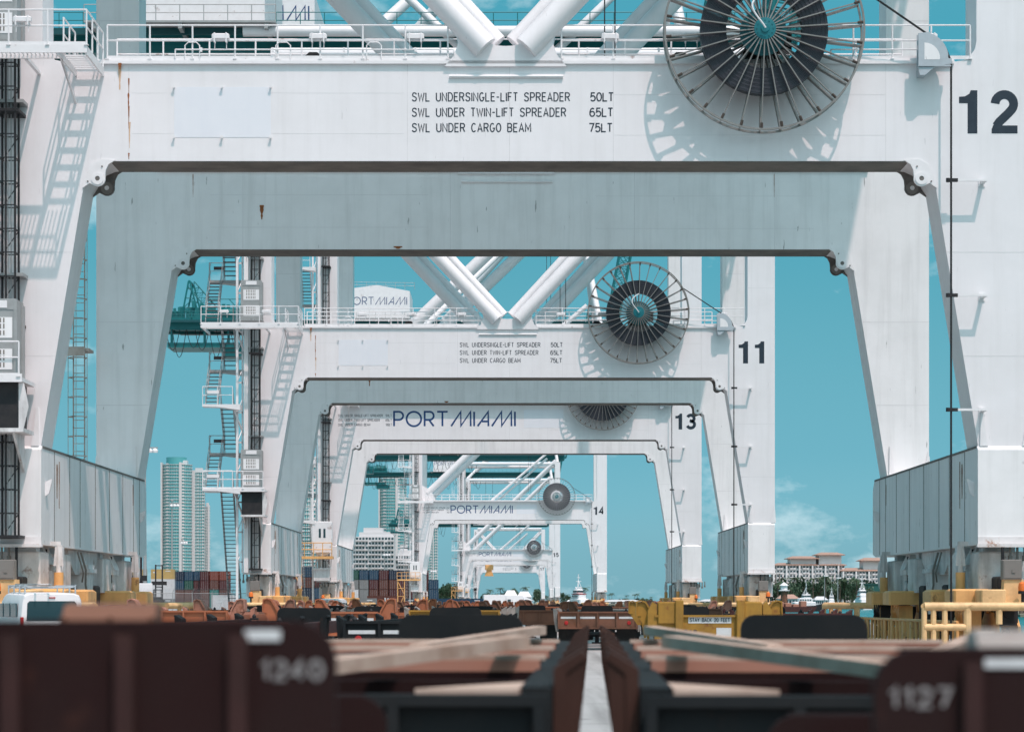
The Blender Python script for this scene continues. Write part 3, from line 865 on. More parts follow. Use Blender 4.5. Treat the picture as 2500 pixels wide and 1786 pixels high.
def crane(num, d, typ, lod, label, extra=None):
    A = typ == 'A'
    H = 34.6 if A else 46.0
    GZ = 36.2 if A else 47.2                     # underside of the girder
    root = thing('gantry_crane', label, 'crane', (0, d, 0), 0, 'dock gantry cranes in a line along the quay')
    # ---- portal frames
    for k, (y0, dx) in enumerate(((0.0, 0.0), (17.5, 0.12))):
        wm = M['white'] if k == 0 else M['white_worn']
        fr = add('portal_frame', ('frame',typ), lambda m: m.prism(frame_poly(H), 0, 1.67), wm, root, (dx,y0,0))
        if k == 1: fr['label'] = 'weathered white portal frame in shade with streaked paint'
        add('underside_plate', 'under', lambda m: m.box(-12.3,12.3,0.03,1.64,15.17,15.196), M['underside'], fr)  # thin dark sheet added below the beam, dirt and shade in one colour
        def flange(m):
            m.box(-13.7,13.7,-0.10,0.0,18.18,18.275)
            m.box(-13.7,13.7,1.67,1.80,18.18,18.275)
        add('flange', 'flange', flange, M['white_small'], fr)
        for sx in (-1, 1):
            add('hinge_lug', ('lug',sx), lambda m, sx=sx: lug(m, sx, -0.03, 0.07), M['white_small'] if k == 0 else wm, fr)
            o = add('hinge_lug', ('lugb',sx), lambda m, sx=sx: lug(m, sx, 1.60, 1.70), M['lug_dark'], fr)  # same lug as the front one, coloured dark for the shade it sits in
            if not lod or k == 0:
                for yy, mm, tg in ((-0.06, M['white_small'], 'f'), (1.56, M['cabinet'], 'b')):
                    b = add('pin_boss', ('boss',sx,tg), lambda m, sx=sx, yy=yy: m.ring((sx*12.70,14.66), 0.075, 0.19, yy, yy+0.05, 24), mm, fr)
                    add('pin', ('pin',sx,tg), lambda m, sx=sx, yy=yy: m.lathe([(0.0,yy+0.012),(0.074,yy+0.012),(0.074,yy+0.04)], (sx*12.70,0,14.66), 'y', 16), M['lug_dark'] if tg == 'f' else M['white_worn'], fr)  # back pin is pale: sky light through the open hole, put in as colour
                    for qx, qz in ((12.56,15.03),(13.0,14.57)):
                        add('bolt', ('lb',sx,tg,qx), lambda m, sx=sx, yy=yy, qx=qx, qz=qz: m.lathe([(0.0,yy+0.005),(0.025,yy+0.005),(0.025,yy+0.06)], (sx*qx,0,qz), 'y', 8), M['lug_dark'], fr)
        if not lod:
            # raised weld seams between the plates
            for x in ((-11.74,-3.15,0.0,3.2,11.6) if k == 0 else (-10.4,-2.4,4.7,10.1)):
                add('weld_seam', 'seamv', lambda m: m.box(-0.012,0.012,-0.004,0.01,15.21,18.17), M['seam'], fr, (x,0,0))
            for z in (16.05,17.3):
                add('weld_seam', 'seamh', lambda m: m.box(-4.2,4.2,-0.003,0.01,-0.008,0.008), M['seam'], fr, (-7.45,0,z))
                add('weld_seam', 'seamh', lambda m: m.box(-4.2,4.2,-0.003,0.01,-0.008,0.008), M['seam'], fr, (7.4,0,z-0.05))
            for z in (9.2,12.4,20.6,24.0,27.5):
                for sx in (-1,1):
                    xi = 14.42 if z > 18 else 14.45-(z-6.42)*(14.45-13.14)/8.0+0.03
                    add('weld_seam', ('seamc',z,sx), lambda m: m.box(min(sx*xi,sx*16.03),max(sx*xi,sx*16.03),-0.004,0.01,z-0.012,z+0.012), M['seam'], fr)
            # two haunch plates at the foot
            for sx in (-1, 1):
                add('foot_gusset', ('fg',sx), lambda m, sx=sx: (m.prism([(sx*14.5,6.42),(sx*14.75,6.42),(sx*14.58,7.6),(sx*14.52,7.6)], -0.06, 0.0), m.prism([(sx*15.8,6.42),(sx*16.1,6.42),(sx*16.06,7.2),(sx*16.0,7.4)], -0.06, 0.0)), M['white_small'], fr)
    # ---- sills
    for sx in (-1, 1):
        def sill(m, sx=sx):
            x0, x1 = sorted((sx*14.42, sx*16.03))
            m.prism([(-0.12,3.4),(0.4,3.38),(19.4,3.38),(20.1,3.5),(20.1,6.0),(19.7,6.42),(0.0,6.42),(-0.12,6.3)], x0, x1, 'x')
        s_ = add('sill_beam', ('sill',sx), sill, M['white_worn'], root)
        def ribs(m, sx=sx):
            xa = sx*14.42-sx*0.012
            for y in (1.9,4.4,6.2,9.0,11.8,14.6,17.0,18.4):
                m.box(min(xa,sx*14.425),max(xa,sx*14.425),y-0.02,y+0.02,3.45,6.38)
            m.box(min(sx*14.40,sx*14.43),max(sx*14.40,sx*14.43),0.1,19.6,6.36,6.43)
        add('plate_joint', ('ribs',sx), ribs, M['lug_dark'], s_)
        def foot(m, sx=sx):
            x0, x1 = sorted((sx*14.36, sx*16.1))
            m.box(x0,x1,-0.34,-0.125,3.3,3.40); m.box(x0+0.05,x1-0.05,-0.17,-0.122,3.40,3.62)
        add('foot_plate', ('foot',sx), foot, M['rusty_white'], s_)
        if not lod:
            def rst2(m, sx=sx):
                xa = sx*14.42-sx*0.02
                for y, z0, z1, w_ in ((2.3,4.9,6.0,0.16),(2.65,4.6,6.1,0.06),(16.9,5.3,6.1,0.10)):
                    m.prism([(y-w_*.3,z1),(y-w_*.5,z1-.2),(y-w_*.35,(z0+z1)/2),(y-w_*.2,z0+.1),(y,z0),(y+w_*.15,z0+.3),(y+w_*.4,(z0+z1)/2+.1),(y+w_*.5,z1-.15),(y+w_*.2,z1)], min(xa,sx*14.425),max(xa,sx*14.425),'x')
            add('rust_streak', ('srst',sx), rst2, M['rust_brown'], s_)
            def horn(m, sx=sx):
                m.prism([(sx*14.3,5.0),(sx*14.42,4.9),(sx*14.42,5.35),(sx*14.2,5.45)], 0.5, 0.58)
                m.prism([(sx*14.3,4.8),(sx*14.42,4.7),(sx*14.42,5.1),(sx*14.2,5.2)], 18.6, 18.7)
            add('lifting_horn', ('horn',sx), horn, M['white_small'], s_)
        bogie_side(root, sx, lod)
    # ---- walkway with railing on the front beam
    def deck(m):
        m.box(-13.7,13.7,-0.05,1.7,18.28,18.33)
    add('walkway', 'deck', deck, M['white_small'], root)
    yr = -0.02
    if A:
        railing(root, (-12.4,yr,18.33), (-1.9,yr,18.33), 9, M['white_small'], lod)
        railing(root, (1.6,yr,18.33), (6.4,yr,18.33), 4, M['white_small'], lod)
        railing(root, (9.4,yr,18.33), (14.2,yr,18.33), 5, M['white_small'], lod)
        railing(root, (-12.4,1.72,18.33), (12.4,1.72,18.33), 18, M['white_small'], lod)
    else:
        railing(root, (-13.8,-0.55,18.33), (13.6,-0.55,18.33), 22, M['white_small'], lod)
        railing(root, (-13.8,1.72,18.33), (13.6,1.72,18.33), 22, M['white_small'], lod)
        add('walkway', 'deckB', lambda m: m.box(-13.9,13.7,-0.6,-0.1,18.26,18.33), M['white_small'], root)
    if not lod:
        for x in (-8.9,-5.9,-2.9,3.1,5.6,12.9):
            flood(root, x, -0.08, 18.95)
        def conduit(m):
            for x0, x1 in ((-10.3,-1.8),(1.6,6.0),(9.9,13.2)):
                m.tube((x0,-0.07,18.62),(x1,-0.07,18.62),0.022,6)
                m.tube((x0,-0.07,18.62),(x0,-0.07,18.35),0.022,6)
                x = x0+0.8
                while x < x1:
                    m.box(x-0.03,x+0.03,-0.1,-0.02,18.55,18.68); x += 2.2
            m.path([(-1.8,-0.07,18.62),(-1.72,-0.1,18.6),(-1.7,-0.1,18.45),(-1.7,-0.08,18.33)],0.02,6)
        add('conduit', 'conduit', conduit, M['white_small'], root)
        add('ladder_loop', 'loops', lambda m: [m.path([(x,-0.05,18.33),(x,-0.05,18.75),(x+0.1,-0.05,18.85),(x+0.35,-0.05,18.85),(x+0.45,-0.05,18.75),(x+0.45,-0.05,18.33)],0.02,5) for x in (-10.0,-7.2,-4.4)], M['white_small'], root)
        for x in (-6.1, 5.3):
            add('motor', ('mot',x), lambda m, x=x: (m.prism([(x-0.35,18.34),(x+0.35,18.34),(x+0.26,18.56),(x+0.12,18.68),(x-0.12,18.68),(x-0.26,18.56)],0.5,1.2), m.box(x-0.16,x+0.16,0.4,0.5,18.4,18.55)), M['dark'], root)
    # ---- diagonal braces
    if A:
        for k, y0 in enumerate((0.0, 17.5)):
            yc = y0-0.08
            n = 28 if not lod else 12
            for sx in (-1, 1):
                add('diagonal_brace', ('vb',sx,k,lod), lambda m: m.tube((-0.12+sx*0.62,yc,18.66),(-0.12+sx*15.0,yc+0.6,18.66+15.3),0.40,n), M['white'], root)
                add('diagonal_brace', ('vb2',sx,k,lod), lambda m: m.tube((-0.12+sx*0.25,yc+1.0,19.05),(-0.12+sx*14.2,yc+1.3,19.05+15.2),0.30,n), M['white'], root)
            def node(m):
                pts = [(-2.0,18.1),(-1.72,18.42),(-1.58,18.8),(-1.66,19.28),(-0.82,18.86),(-0.42,18.74),(-0.12,18.72),(0.18,18.74),(0.58,18.86),(1.42,19.28),(1.34,18.8),(1.48,18.42),(1.76,18.1)]
                m.prism(pts, y0-0.10, y0+1.3)
            add('node_plate', ('node',k), node, M['white'], root)
            add('stiffener_bar', ('stiff',k), lambda m: m.tube((-1.85,y0-0.04,17.8),(1.65,y0-0.04,17.8),0.05,8), M['white_small'], root)
        def ties(m):
            m.tube((-14.5,0.84,34.9),(14.5,0.84,34.9),0.42,14); m.tube((-14.5,18.3,34.9),(14.5,18.3,34.9),0.42,14)
        add('tie_beam', 'tiesA', ties, M['white'], root)
        add('tie_beam', 'tieA2', lambda m: m.tube((-16.5,3.3,36.95),(17,3.3,36.95),0.33,14), M['white'], root)
        for sx in (-1, 1):
            add('apex_brace', ('apx',sx), lambda m, sx=sx: m.tube((sx*2.0,4.2,35.1),(sx*12.5,5.5,45.5),0.26,10), M['white'], root)
    else:
        for k, yc in enumerate((0.84, 18.3)):
            add('diagonal_brace', ('db',k), lambda m, yc=yc: m.tube((-13.6,yc,19.6),(14.6,yc,46.6),0.52,16), M['white'], root)
            add('diagonal_brace', ('db2',k), lambda m, yc=yc: m.tube((-3.0,yc,18.4),(6.5,yc,26.5),0.2,8), M['white'], root)
            add('tie_beam', ('tb',k), lambda m, yc=yc: m.tube((-14.5,yc,45.6),(14.5,yc,45.6),0.5,12), M['white'], root)
            add('node_plate', ('nodeB',k), lambda m, yc=yc: m.prism([(-14.4,18.3),(-12.2,18.3),(-12.6,19.4),(-13.4,20.4),(-14.4,20.9)], yc-0.4, yc+0.4), M['white'], root)
        add('apex_frame', 'apxB', lambda m: [m.tube((sx*15.2,y,46),(sx*4+8,9.2,66),0.5,12) for sx in (-1,1) for y in (0.84,18.3)], M['white'], root)
    # ---- overhead girders, boom and machinery house (boom up)
    gx0 = -55 if A else -58
    GH = 1.0 if A else 1.35
    for y in (6.0, 12.2):
        g = add('girder', ('gird',typ,y), lambda m, y=y: (m.box(gx0,17.6,y-0.65,y+0.65,GZ,GZ+GH-0.08), m.box(gx0,17.6,y-0.95,y+0.95,GZ+GH-0.08,GZ+GH-0.01), m.box(gx0+2,17.0,y-0.8,y+0.8,GZ-0.12,GZ-0.02)), M['teal'], root)
        if y < 10:
            def gr(m, y=y):
                for z in (0.55, 1.05): m.tube((gx0,3.8,GZ+GH+z),(17,3.8,GZ+GH+z),0.03,5)
                x = gx0
                while x < 17: m.tube((x,3.8,GZ+GH+0.05),(x,3.8,GZ+GH+1.05),0.03,5); x += 1.5
            add('handrail', ('grail',typ), gr, M['teal'], g)
    def cross(m):
        x = gx0
        while x < 18: m.box(x,x+0.9,6.6,11.6,GZ+0.2,GZ+GH-0.2); x += 8
        m.box(gx0,17.4,3.7,14.6,GZ+GH,GZ+GH+0.06)  # deck made solid so its shadow covers the second portal frame
        m.box(gx0,17.4,3.7,3.9,GZ+GH-0.35,GZ+GH); m.box(gx0,17.4,14.4,14.6,GZ+GH-0.35,GZ+GH)
    add('cross_beam', ('gcross',typ), cross, M['teal_dark'], root)
    add('boom', ('boom',typ), lambda m: (lattice(m, (17.2,6.0,GZ+1.0), (26.5,6.0,GZ+50), 1.9, 26, 0.16, 0.07), lattice(m, (17.2,12.2,GZ+1.0), (26.5,12.2,GZ+50), 1.9, 26, 0.16, 0.07)), M['teal'], root)
    def house(m):
        x0, x1 = (-25,-15.2) if A else (-27.5,-16.6)
        zb = GZ+GH+0.21
        m.prism([(x0,zb),(x1,zb),(x1,zb+4.6),((x0+x1)/2,zb+5.6),(x0,zb+4.9)], 3.6, 14.6)
    hs = add('machinery_house', ('mh',typ), house, M['white_small'], root)
    def hbase(m):
        x0, x1 = (-26.2,-14.4) if A else (-28.6,-15.8)
        zb = GZ+GH+0.08
        m.box(x0,x1,2.4,15.6,zb,zb+0.12)
        for x in (x0+0.6,(x0+x1)/2,x1-0.6): m.box(x-0.12,x+0.12,2.5,15.5,zb-0.35,zb)
        for z in (0.6,1.1): m.tube((x0,2.45,zb+z),(x1,2.45,zb+z),0.03,5)
        n = 9
        for i in range(n): m.tube((x0+(x1-x0)*i/(n-1),2.45,zb),(x0+(x1-x0)*i/(n-1),2.45,zb+1.1),0.03,5)
        for z in (0.6,1.1): m.tube((x0,3.7,zb+5.2+z),(x1,3.7,zb+5.0+z),0.03,5)
        for i in range(n): m.tube((x0+(x1-x0)*i/(n-1),3.7,zb+5),(x0+(x1-x0)*i/(n-1),3.7,zb+6.2),0.03,5)
    add('house_platform', ('mhb',typ), hbase, M['galv'], hs)
    if not A:
        zb = GZ+GH+0.1
        add('lettering', 'hlogo', lambda m: text(m, '', -27.0, zb+2.4, 1.35, 9.9, 0.09, 3.58, 0.26, LOGO), M['blue_sign'], hs)
    def fest(m):
        x = gx0+0.6; i = 0
        while x < (-30 if A else -12):
            catenary(m, (x,5.0,GZ-0.1), (x+2.3,5.0,GZ-0.1), (3.4,4.6,3.0)[i % 3], 0.06)
            x += (1.1,2.4,1.4,2.4)[i % 4]; i += 1
    add('festoon_cable', ('fest',typ), fest, M['dark'], root)
    def trolley(m):
        x0 = gx0+0.8; z = GZ+GH+0.07
        m.box(x0,x0+13,5.2,13,z,z+0.5); m.box(x0+3.4,x0+7.6,6,12,z+0.5,z+2.3)
        m.tube((x0+8.2,9,z+1.6),(x0+12.5,9,z+1.6),1.05,16)
        for y in (6.5,11.5):
            m.tube((x0+2.2,y,z+0.5),(x0+3.4,y,z+6.8),0.16,6); m.tube((x0+5.2,y,z+0.5),(x0+3.6,y,z+6.8),0.16,6)
            for q in (0.3,0.55,0.8): m.tube((x0+2.2+1.2*q,y,z+0.5+6.3*q),(x0+5.2-1.6*q,y,z+0.5+6.3*q),0.08,5)
            m.tube((x0+2.6,y,z+2.4),(x0+4.3,y,z+4.0),0.07,5)
        m.tube((x0+3.5,6.5,z+6.8),(x0+3.5,11.5,z+6.8),0.2,6)
        rq = random.Random(3)
        for q in range(26):
            xx = x0+rq.uniform(0.2,12.6); ww = rq.uniform(0.15,0.6); hh = rq.uniform(0.3,1.3); yy = rq.uniform(5.0,6.0); zz = z+rq.choice((0.5,0.5,1.4,2.2))
            m.box(xx,xx+ww,yy,yy+0.4,zz,zz+hh)
        for q in range(9): m.tube((x0+1.4*q,5.2,z+0.5),(x0+1.4*q,5.2,z+1.6),0.04,5)
        m.tube((x0,5.2,z+1.6),(x0+12.5,5.2,z+1.6),0.04,5); m.tube((x0,5.2,z+1.05),(x0+12.5,5.2,z+1.05),0.03,5)
        lattice(m,(x0+3.6,9,z+6.5),(x0+7.2,9,z+2.4),1.4,5,0.1,0.05)
        m.box(x0+0.2,x0+1.8,6,10,z+0.5,z+1.7); m.box(x0+1.8,x0+2.6,7,8,z+0.5,z+2.6)
        m.tube((x0+6,8,z+4.0),(x0+14,8,z+4.0),0.08,5); m.tube((x0+10,8,z+4.0),(x0+11.6,8,z+2.2),0.08,5)
        m.box(x0,x0+12,5.4,12.8,GZ-3.0,GZ-2.2); m.box(x0+0.5,x0+0.9,5.6,6.0,GZ-2.2,GZ); m.box(x0+10,x0+10.4,5.6,6.0,GZ-2.2,GZ)
        m.box(x0+6,x0+6.4,5.6,6.0,GZ-2.2,GZ)
        m.box(x0+9,x0+13.5,6,12,GZ-4.4,GZ-3.0)
    add('trolley', ('trol',typ), trolley, M['teal'], root)
    def ropes(m):
        for x in (3.2,3.55):
            m.tube((x,6.4,18.4 if A else 20),(x,6.4,GZ),0.03,4)
    add('rope', ('rope',typ), ropes, M['dark'], root)
    # ---- cable reel, guide and trailing cable
    reel(root, lod, 7.75, 19.0, -1.0, dense=not A)
    if True:
        def guide(m):
            o = [(12.50,18.02),(13.28,18.02),(13.52,18.06),(13.52,18.22),(13.40,18.22)] + el(12.62,18.22,0.80,0.80,8,72,8) + [(12.92,19.03),(12.50,18.99)]
            i_ = [(12.74,18.20),(13.20,18.20)] + el(12.74,18.22,0.45,0.46,0,90,7)
            m.prism(o, -0.62, -0.57)
            m.prism(o, -0.36, -0.31)
            m.box(12.50,13.5,-0.62,-0.31,17.98,18.02)
        g = add('cable_guide', 'guide', guide, M['bracket'], root)
        add('guide_slot', 'gslot', lambda m: m.prism([(12.68,18.18),(13.14,18.18)]+el(12.68,18.22,0.48,0.48,0,90,7), -0.625, -0.621), M['white_worn'], g)
        add('guide_arm', 'garm', lambda m: (m.prism([(12.55,17.72),(12.72,17.72),(13.0,17.97),(12.5,17.97)], -0.58, -0.35), m.box(12.55,12.75,-0.4,0.0,17.75,17.97), m.box(12.9,13.1,-0.4,0.0,18.3,18.42)), M['bracket'], g)
        def cable(m):
            m.tube((7.75+2.55,-0.9,19.0+1.55),(12.75,-0.5,19.02),0.032,6)
            m.path([(12.75,-0.5,19.02),(13.1,-0.5,18.85),(13.35,-0.5,18.55),(13.52,-0.5,18.15)],0.032,6)
            m.tube((13.52,-0.5,18.15),(13.52,-0.5,0.05),0.032,6)
        add('power_cable', 'pcable', cable, M['dark'], root)
        for z in (14.52, 11.0, 7.5):
            s_ = add('standoff_arm', 'soff', lambda m: (m.box(13.62,14.62,-0.53,-0.46,-0.035,0.035), m.box(14.5,14.62,-0.5,0.02,-0.04,0.04), m.box(14.46,14.66,-0.03,0.0,-0.12,0.12)), M['white_small'], root, (0,0,z))
            add('cable_clamp', 'sclamp', lambda m: (m.box(13.44,13.72,-0.55,-0.44,-0.05,0.05), m.tube((13.42,-0.5,-0.06),(13.42,-0.5,0.06),0.06,8)), M['dark'], s_)
    # ---- stair tower, service lift and platforms beside the landside leg
    xL, xR = -17.85, -16.95
    yf, yb = -1.3, 0.9
    steps = [(xR,yf,18.45,yb,15.75),(xL,yb,15.75,yf,13.4),(xR,yf,13.4,yb,10.7),(xL,yb,10.7,yf,8.4),(xR,yf,8.4,yb+2.6,0.0),(xL,yf,18.45,yb,21.2),(xR,yb,21.2,yf,23.9),(xL,yf,23.9,yb,26.6),(xR,yb,26.6,yf,29.3)]
    if not A:
        steps += [(xL,yf,29.3,yb,32.0),(xR,yb,32.0,yf,34.7),(xL,yf,34.7,yb,37.4),(xR,yb,37.4,yf,40.1)]
    smat = M['galv'] if A else M['white_small']
    for s_ in steps: flight(root, *s_, lod, smat)
    def landing(m, z, y):
        m.box(-18.3,-16.45,y-0.45,y+0.45,z-0.12,z)
    for z, y, mt in [(15.75,yb+0.4,'galv'),(13.4,yf-0.4,'white_small'),(10.7,yb+0.4,'galv'),(8.4,yf-0.4,'white_small'),(21.2,yb+0.4,'galv'),(23.9,yf-0.4,'white_small'),(26.6,yb+0.4,'galv'),(29.3,yf-0.4,'white_small')]:
        l = add('landing', ('land',y), lambda m, y=y: m.prism([(-18.3,-0.14),(-17.4,-0.16),(-16.05,-0.34),(-16.05,0.0),(-18.3,0.0)], y-0.45, y+0.45), M[mt], root, (0,0,z))
        add('handrail', ('lrail',y), lambda m, y=y: (m.path([(-16.5,y-0.43,1.05),(-18.28,y-0.43,1.05),(-18.28,y+0.43,1.05)],0.024,5), m.path([(-16.5,y-0.43,0.55),(-18.28,y-0.43,0.55),(-18.28,y+0.43,0.55)],0.02,5), [m.tube((x,y-0.43,0),(x,y-0.43,1.05),0.024,5) for x in (-18.28,-17.4,-16.5)]), M[mt], l)
        if not lod:
            add('sign_plate', ('lsig',y), lambda m, y=y: m.box(-18.0,-17.3,y-0.48,y-0.45,0.62,0.82), M['dark'] if mt == 'galv' else M['white_small'], l)
    def strut(m):
        for z in (13.2,8.2,18.3):
            m.tube((-16.5,-1.4,z),(-16.06,-0.2,z-1.5),0.06,6)
        m.box(-16.42,-16.28,-1.1,-0.96,0.3,H-3); m.box(-16.16,-16.06,-0.4,-0.3,3.4,H-3)
        z = 4.0
        while z < H-4:
            m.tube((-16.35,-1.03,z),(-16.1,-0.35,z+0.9),0.03,4); m.box(-16.4,-16.1,-0.4,-0.33,z,z+0.1); z += 1.8
    add('stair_frame', ('sfr',typ), strut, M['white_small'], root)
    mast(root, -15.28, -1.0, 3.6, H-1.0, lod, 0.5)
    add('guide_column', ('gcol',typ), lambda m: (m.box(-15.98,-15.72,-0.75,-0.55,3.4,H-1), m.box(-15.62,-15.56,-0.9,-0.84,3.4,H-1)), M['white_worn'], root)
    if not lod:
        def cabling(m):
            for i in range(4):
                m.tube((-15.45+0.1*i,-0.55,3.6),(-15.45+0.1*i,-0.55,H-2),0.02,4)
            for z in (11.6,16.9,22.3):
                m.box(-15.75,-14.85,-0.7,0.0,z-0.04,z+0.06)
        add('lift_cable', ('lcab',typ), cabling, M['galv'], root)
    # main platform round the leg at beam level
    def plat(m):
        # front walkway: edge beams and open grating bars
        m.box(-18.3,-12.5,-2.84,-2.78,17.86,18.10); m.box(-18.3,-13.4,-1.96,-1.90,17.9,18.06)
        m.box(-18.32,-18.26,-2.8,1.2,17.9,18.06); m.box(-18.3,-17.4,-1.9,-1.84,17.92,18.04)
        x = -18.2
        while x < -12.55:
            m.box(x,x+0.028,-2.78,-1.96,18.0,18.04); x += 0.125
        for x in (-16.2,-14.5): m.box(x-0.05,x+0.05,-1.9,0.0,17.86,17.96)
    add('platform', 'plat', plat, M['white_small'], root)
    def arm(m):
        # grated arm that leads back to the beam
        m.box(-13.40,-13.34,-2.78,0.0,17.80,18.06); m.box(-12.56,-12.50,-2.78,0.0,17.80,18.06)
        y = -1.86
        while y < -0.1:
            m.box(-13.34,-12.56,y,y+0.07,17.98,18.03); y += 0.235
        m.prism([(-2.4,17.8),(-2.3,17.8),(0.0,16.95),(0.0,17.1)], -13.4, -13.35, 'x')
    add('walkway_arm', 'plarm', arm, M['white_small'], root)
    railing(root, (-18.28,-2.82,18.08), (-12.52,-2.82,18.08), 6, M['white_small'], lod)
    def armrail(m):
        for k in (1.05,0.55):
            m.path([(-12.52,-2.82,18.08+k),(-12.52,-0.1,18.08+k)],0.025,6)
            m.path([(-13.38,-1.9,18.08+k),(-13.38,-0.1,18.08+k)],0.025,6)
        for y in (-1.9,-1.0,-0.1):
            m.tube((-12.52,y,18.06),(-12.52,y,19.13),0.028,6); m.tube((-13.38,y,18.06),(-13.38,y,19.13),0.028,6)
    add('handrail', 'armrail', armrail, M['white_small'], root)
    if not lod:
        flood(root, -14.4, -2.92, 18.75); flood(root, -16.9, -2.92, 18.75)
    # lift landings: mesh cages
    for z in ((18.45,8.35) if A else (18.5,)):
        def cage(m):
            x0,x1,y0,y1 = -16.0,-14.85,-1.75,-0.95
            for x in (x0,x1):
                m.box(x-0.05,x+0.05,y0-0.05,y0+0.05,0,2.35)
                m.box(x-0.05,x+0.05,y1-0.05,y1+0.05,0,2.35)
            m.box(x0,x1,y0-0.03,y1,2.05,2.38)
            m.box(x0,x1,y0-0.01,y0+0.01,0.05,2.05)
            m.box(x1-0.01,x1+0.01,y0,y1+0.5,0.05,2.3)
            m.box(x0-0.1,x1+0.1,y0-0.1,y1,-0.05,0.02)
        c = add('lift_gate', 'lcage', cage, M['galv'], root, (0,0,z))
        add('gate_panel', 'lpanel', lambda m: [m.box(-15.9+0.0,-14.95,-1.775,-1.762,zz,zz+0.62) for zz in (0.25,1.2)], M['white_worn'], c)
        add('perforation', 'lperf', lambda m: [m.box(-15.72+0.1*i,-15.68+0.1*i,-1.785,-1.777,zz,zz+0.14) for i in range(6) for zz in (0.32,0.52,0.7,1.28,1.48,1.66)], M['cabinet'], c)
        add('sign_plate', 'lsign', lambda m: m.box(-15.75,-15.1,-1.80,-1.785,2.1,2.32), M['white_small'], c)
    # lower lift cabin or dark pit box
    if A:
        def lowplat(m):
            m.box(-18.3,-14.6,-2.0,-0.15,8.22,8.34); m.box(-18.32,-14.6,-2.04,-2.0,8.2,8.45)
        add('platform', 'lowplat', lowplat, M['white_small'], root)
        railing(root, (-18.28,-2.02,8.36), (-14.7,-2.02,8.36), 4, M['white_small'], lod)
        def pit(m):
            m.box(-16.0,-14.8,-1.75,-0.4,6.85,8.2)
        add('pit_box', 'pit', pit, M['dark'], root)
        def pitf(m):
            m.box(-16.05,-14.6,-1.85,-0.3,6.72,6.84)
            m.prism([(-14.75,8.2),(-14.6,8.2),(-14.45,7.5),(-14.6,6.84),(-14.75,6.84)],-1.8,-1.74)
            for x in (-15.9,-14.95): m.prism([(-1.6,6.72),(-0.2,6.72),(-0.2,5.6)], x-0.04, x+0.04, 'x')
        add('pit_frame', 'pitf', pitf, M['white_dirty'], root)
    else:
        def cabin(m):
            m.bbox(-16.35,-14.7,-2.1,-1.05,5.75,8.3,0.05)
            m.prism([(-16.1,5.75),(-14.9,5.75),(-15.1,5.5),(-15.9,5.5)],-1.9,-1.2)
        cb = add('lift_cabin', 'cabinB', cabin, M['white_small'], root)
        for x in (-15.68,-15.30):
            add('window', 'cwin', lambda m: m.bbox(-0.09,0.09,-2.115,-2.09,0,0.75,0.01), M['glass'], cb, (x,0,6.95))
        def cage(m):
            m.box(-16.3,-14.75,-2.1,-1.05,4.35,4.45)
            for x in (-16.3,-15.52,-14.75): m.tube((x,-2.05,4.4),(x,-2.05,5.6),0.04,5)
            m.tube((-16.3,-2.05,4.4),(-15.52,-2.05,5.6),0.04,5); m.tube((-15.52,-2.05,5.6),(-14.75,-2.05,4.4),0.04,5)
            m.box(-16.2,-14.9,-1.9,-1.2,3.4,4.35)
        add('pit_frame', 'pitB', cage, M['white_dirty'], root)
        def yp(m):
            m.box(-18.4,-14.6,-2.6,-1.1,5.2,5.42)
            for k in (0.55,1.1): m.tube((-18.4,-2.58,5.42+k),(-14.65,-2.58,5.42+k),0.04,5)
            for i in range(6): m.tube((-18.4+0.75*i,-2.58,5.42),(-18.4+0.75*i,-2.58,6.55),0.04,5)
            for x in (-18.3,-17.2): m.box(x-0.07,x+0.07,-2.5,-2.36,0.0,5.2)
            m.tube((-18.3,-2.4,0.4),(-17.2,-2.4,2.9),0.06,5); m.tube((-17.2,-2.4,2.9),(-18.3,-2.4,5.1),0.06,5)
            for z in (1.2,2.6,3.9): m.box(-18.35,-17.15,-2.5,-1.4,z,z+0.08)
        add('platform', 'yplat', yp, M['yellow'], root)
    # ---- caged ladder on the far leg
    def cladder(m):
        x0, x1, y = -16.75, -16.32, 17.2
        for x in (x0, x1): m.tube((x,y,6.6),(x,y,18.5),0.03,5)
        z = 6.8
        while z < 18.4: m.tube((x0,y,z),(x1,y,z),0.018,4); z += 0.3
        z = 7.2
        while z < 18.4:
            c = ((x0+x1)/2, y)
            m.path([(x0,y,z)]+[(c[0]-0.42*math.cos(R(a)), y-0.62*math.sin(R(a)), z) for a in (30,60,90,120,150)]+[(x1,y,z)],0.022,5); z += 0.75
        for a in (30,90,150):
            m.tube(((x0+x1)/2-0.42*math.cos(R(a)),y-0.62*math.sin(R(a)),6.9),((x0+x1)/2-0.42*math.cos(R(a)),y-0.62*math.sin(R(a)),18.3),0.016,4)
        m.box(-17.0,-16.05,16.6,17.6,11.2,11.3)
        m.box(-17.0,-16.2,16.55,16.6,11.0,11.35)
    add('caged_ladder', 'clad', cladder, M['rung_rust'], root)
    # ---- lettering
    nums = str(num)
    def numf(m):
        h = 1.33; x = 13.86; z = 16.05
        for q, ch in enumerate(nums):
            if ch == '1':
                pts = [(.20,0),(.425,0),(.425,1),(.27,1),(.24,.92),(.14,.86),(0,.85),(0,.70),(.20,.70)]
                m.prism([(x+px*h, z+pz*h) for px, pz in pts], -0.006, -0.001)
                x += 0.98
            elif ch == '2':
                ribbon(m, [(x+px*h, z+pz*h) for px, pz in el(.315,.685,.215,.215,178,-38,16)+[(.40,.46),(.20,.27),(.13,.17)]], 0.205*h, -0.004)
                m.prism([(x+px*h, z+pz*h) for px, pz in [(.02,0),(.62,0),(.62,.185),(.27,.185),(.2,.26),(.06,.2),(.02,.1)]], -0.006, -0.001)
                x += 0.98
            else:
                text(m, ch, x, z, h, 0.62, 0.19, -0.006); x += 0.98
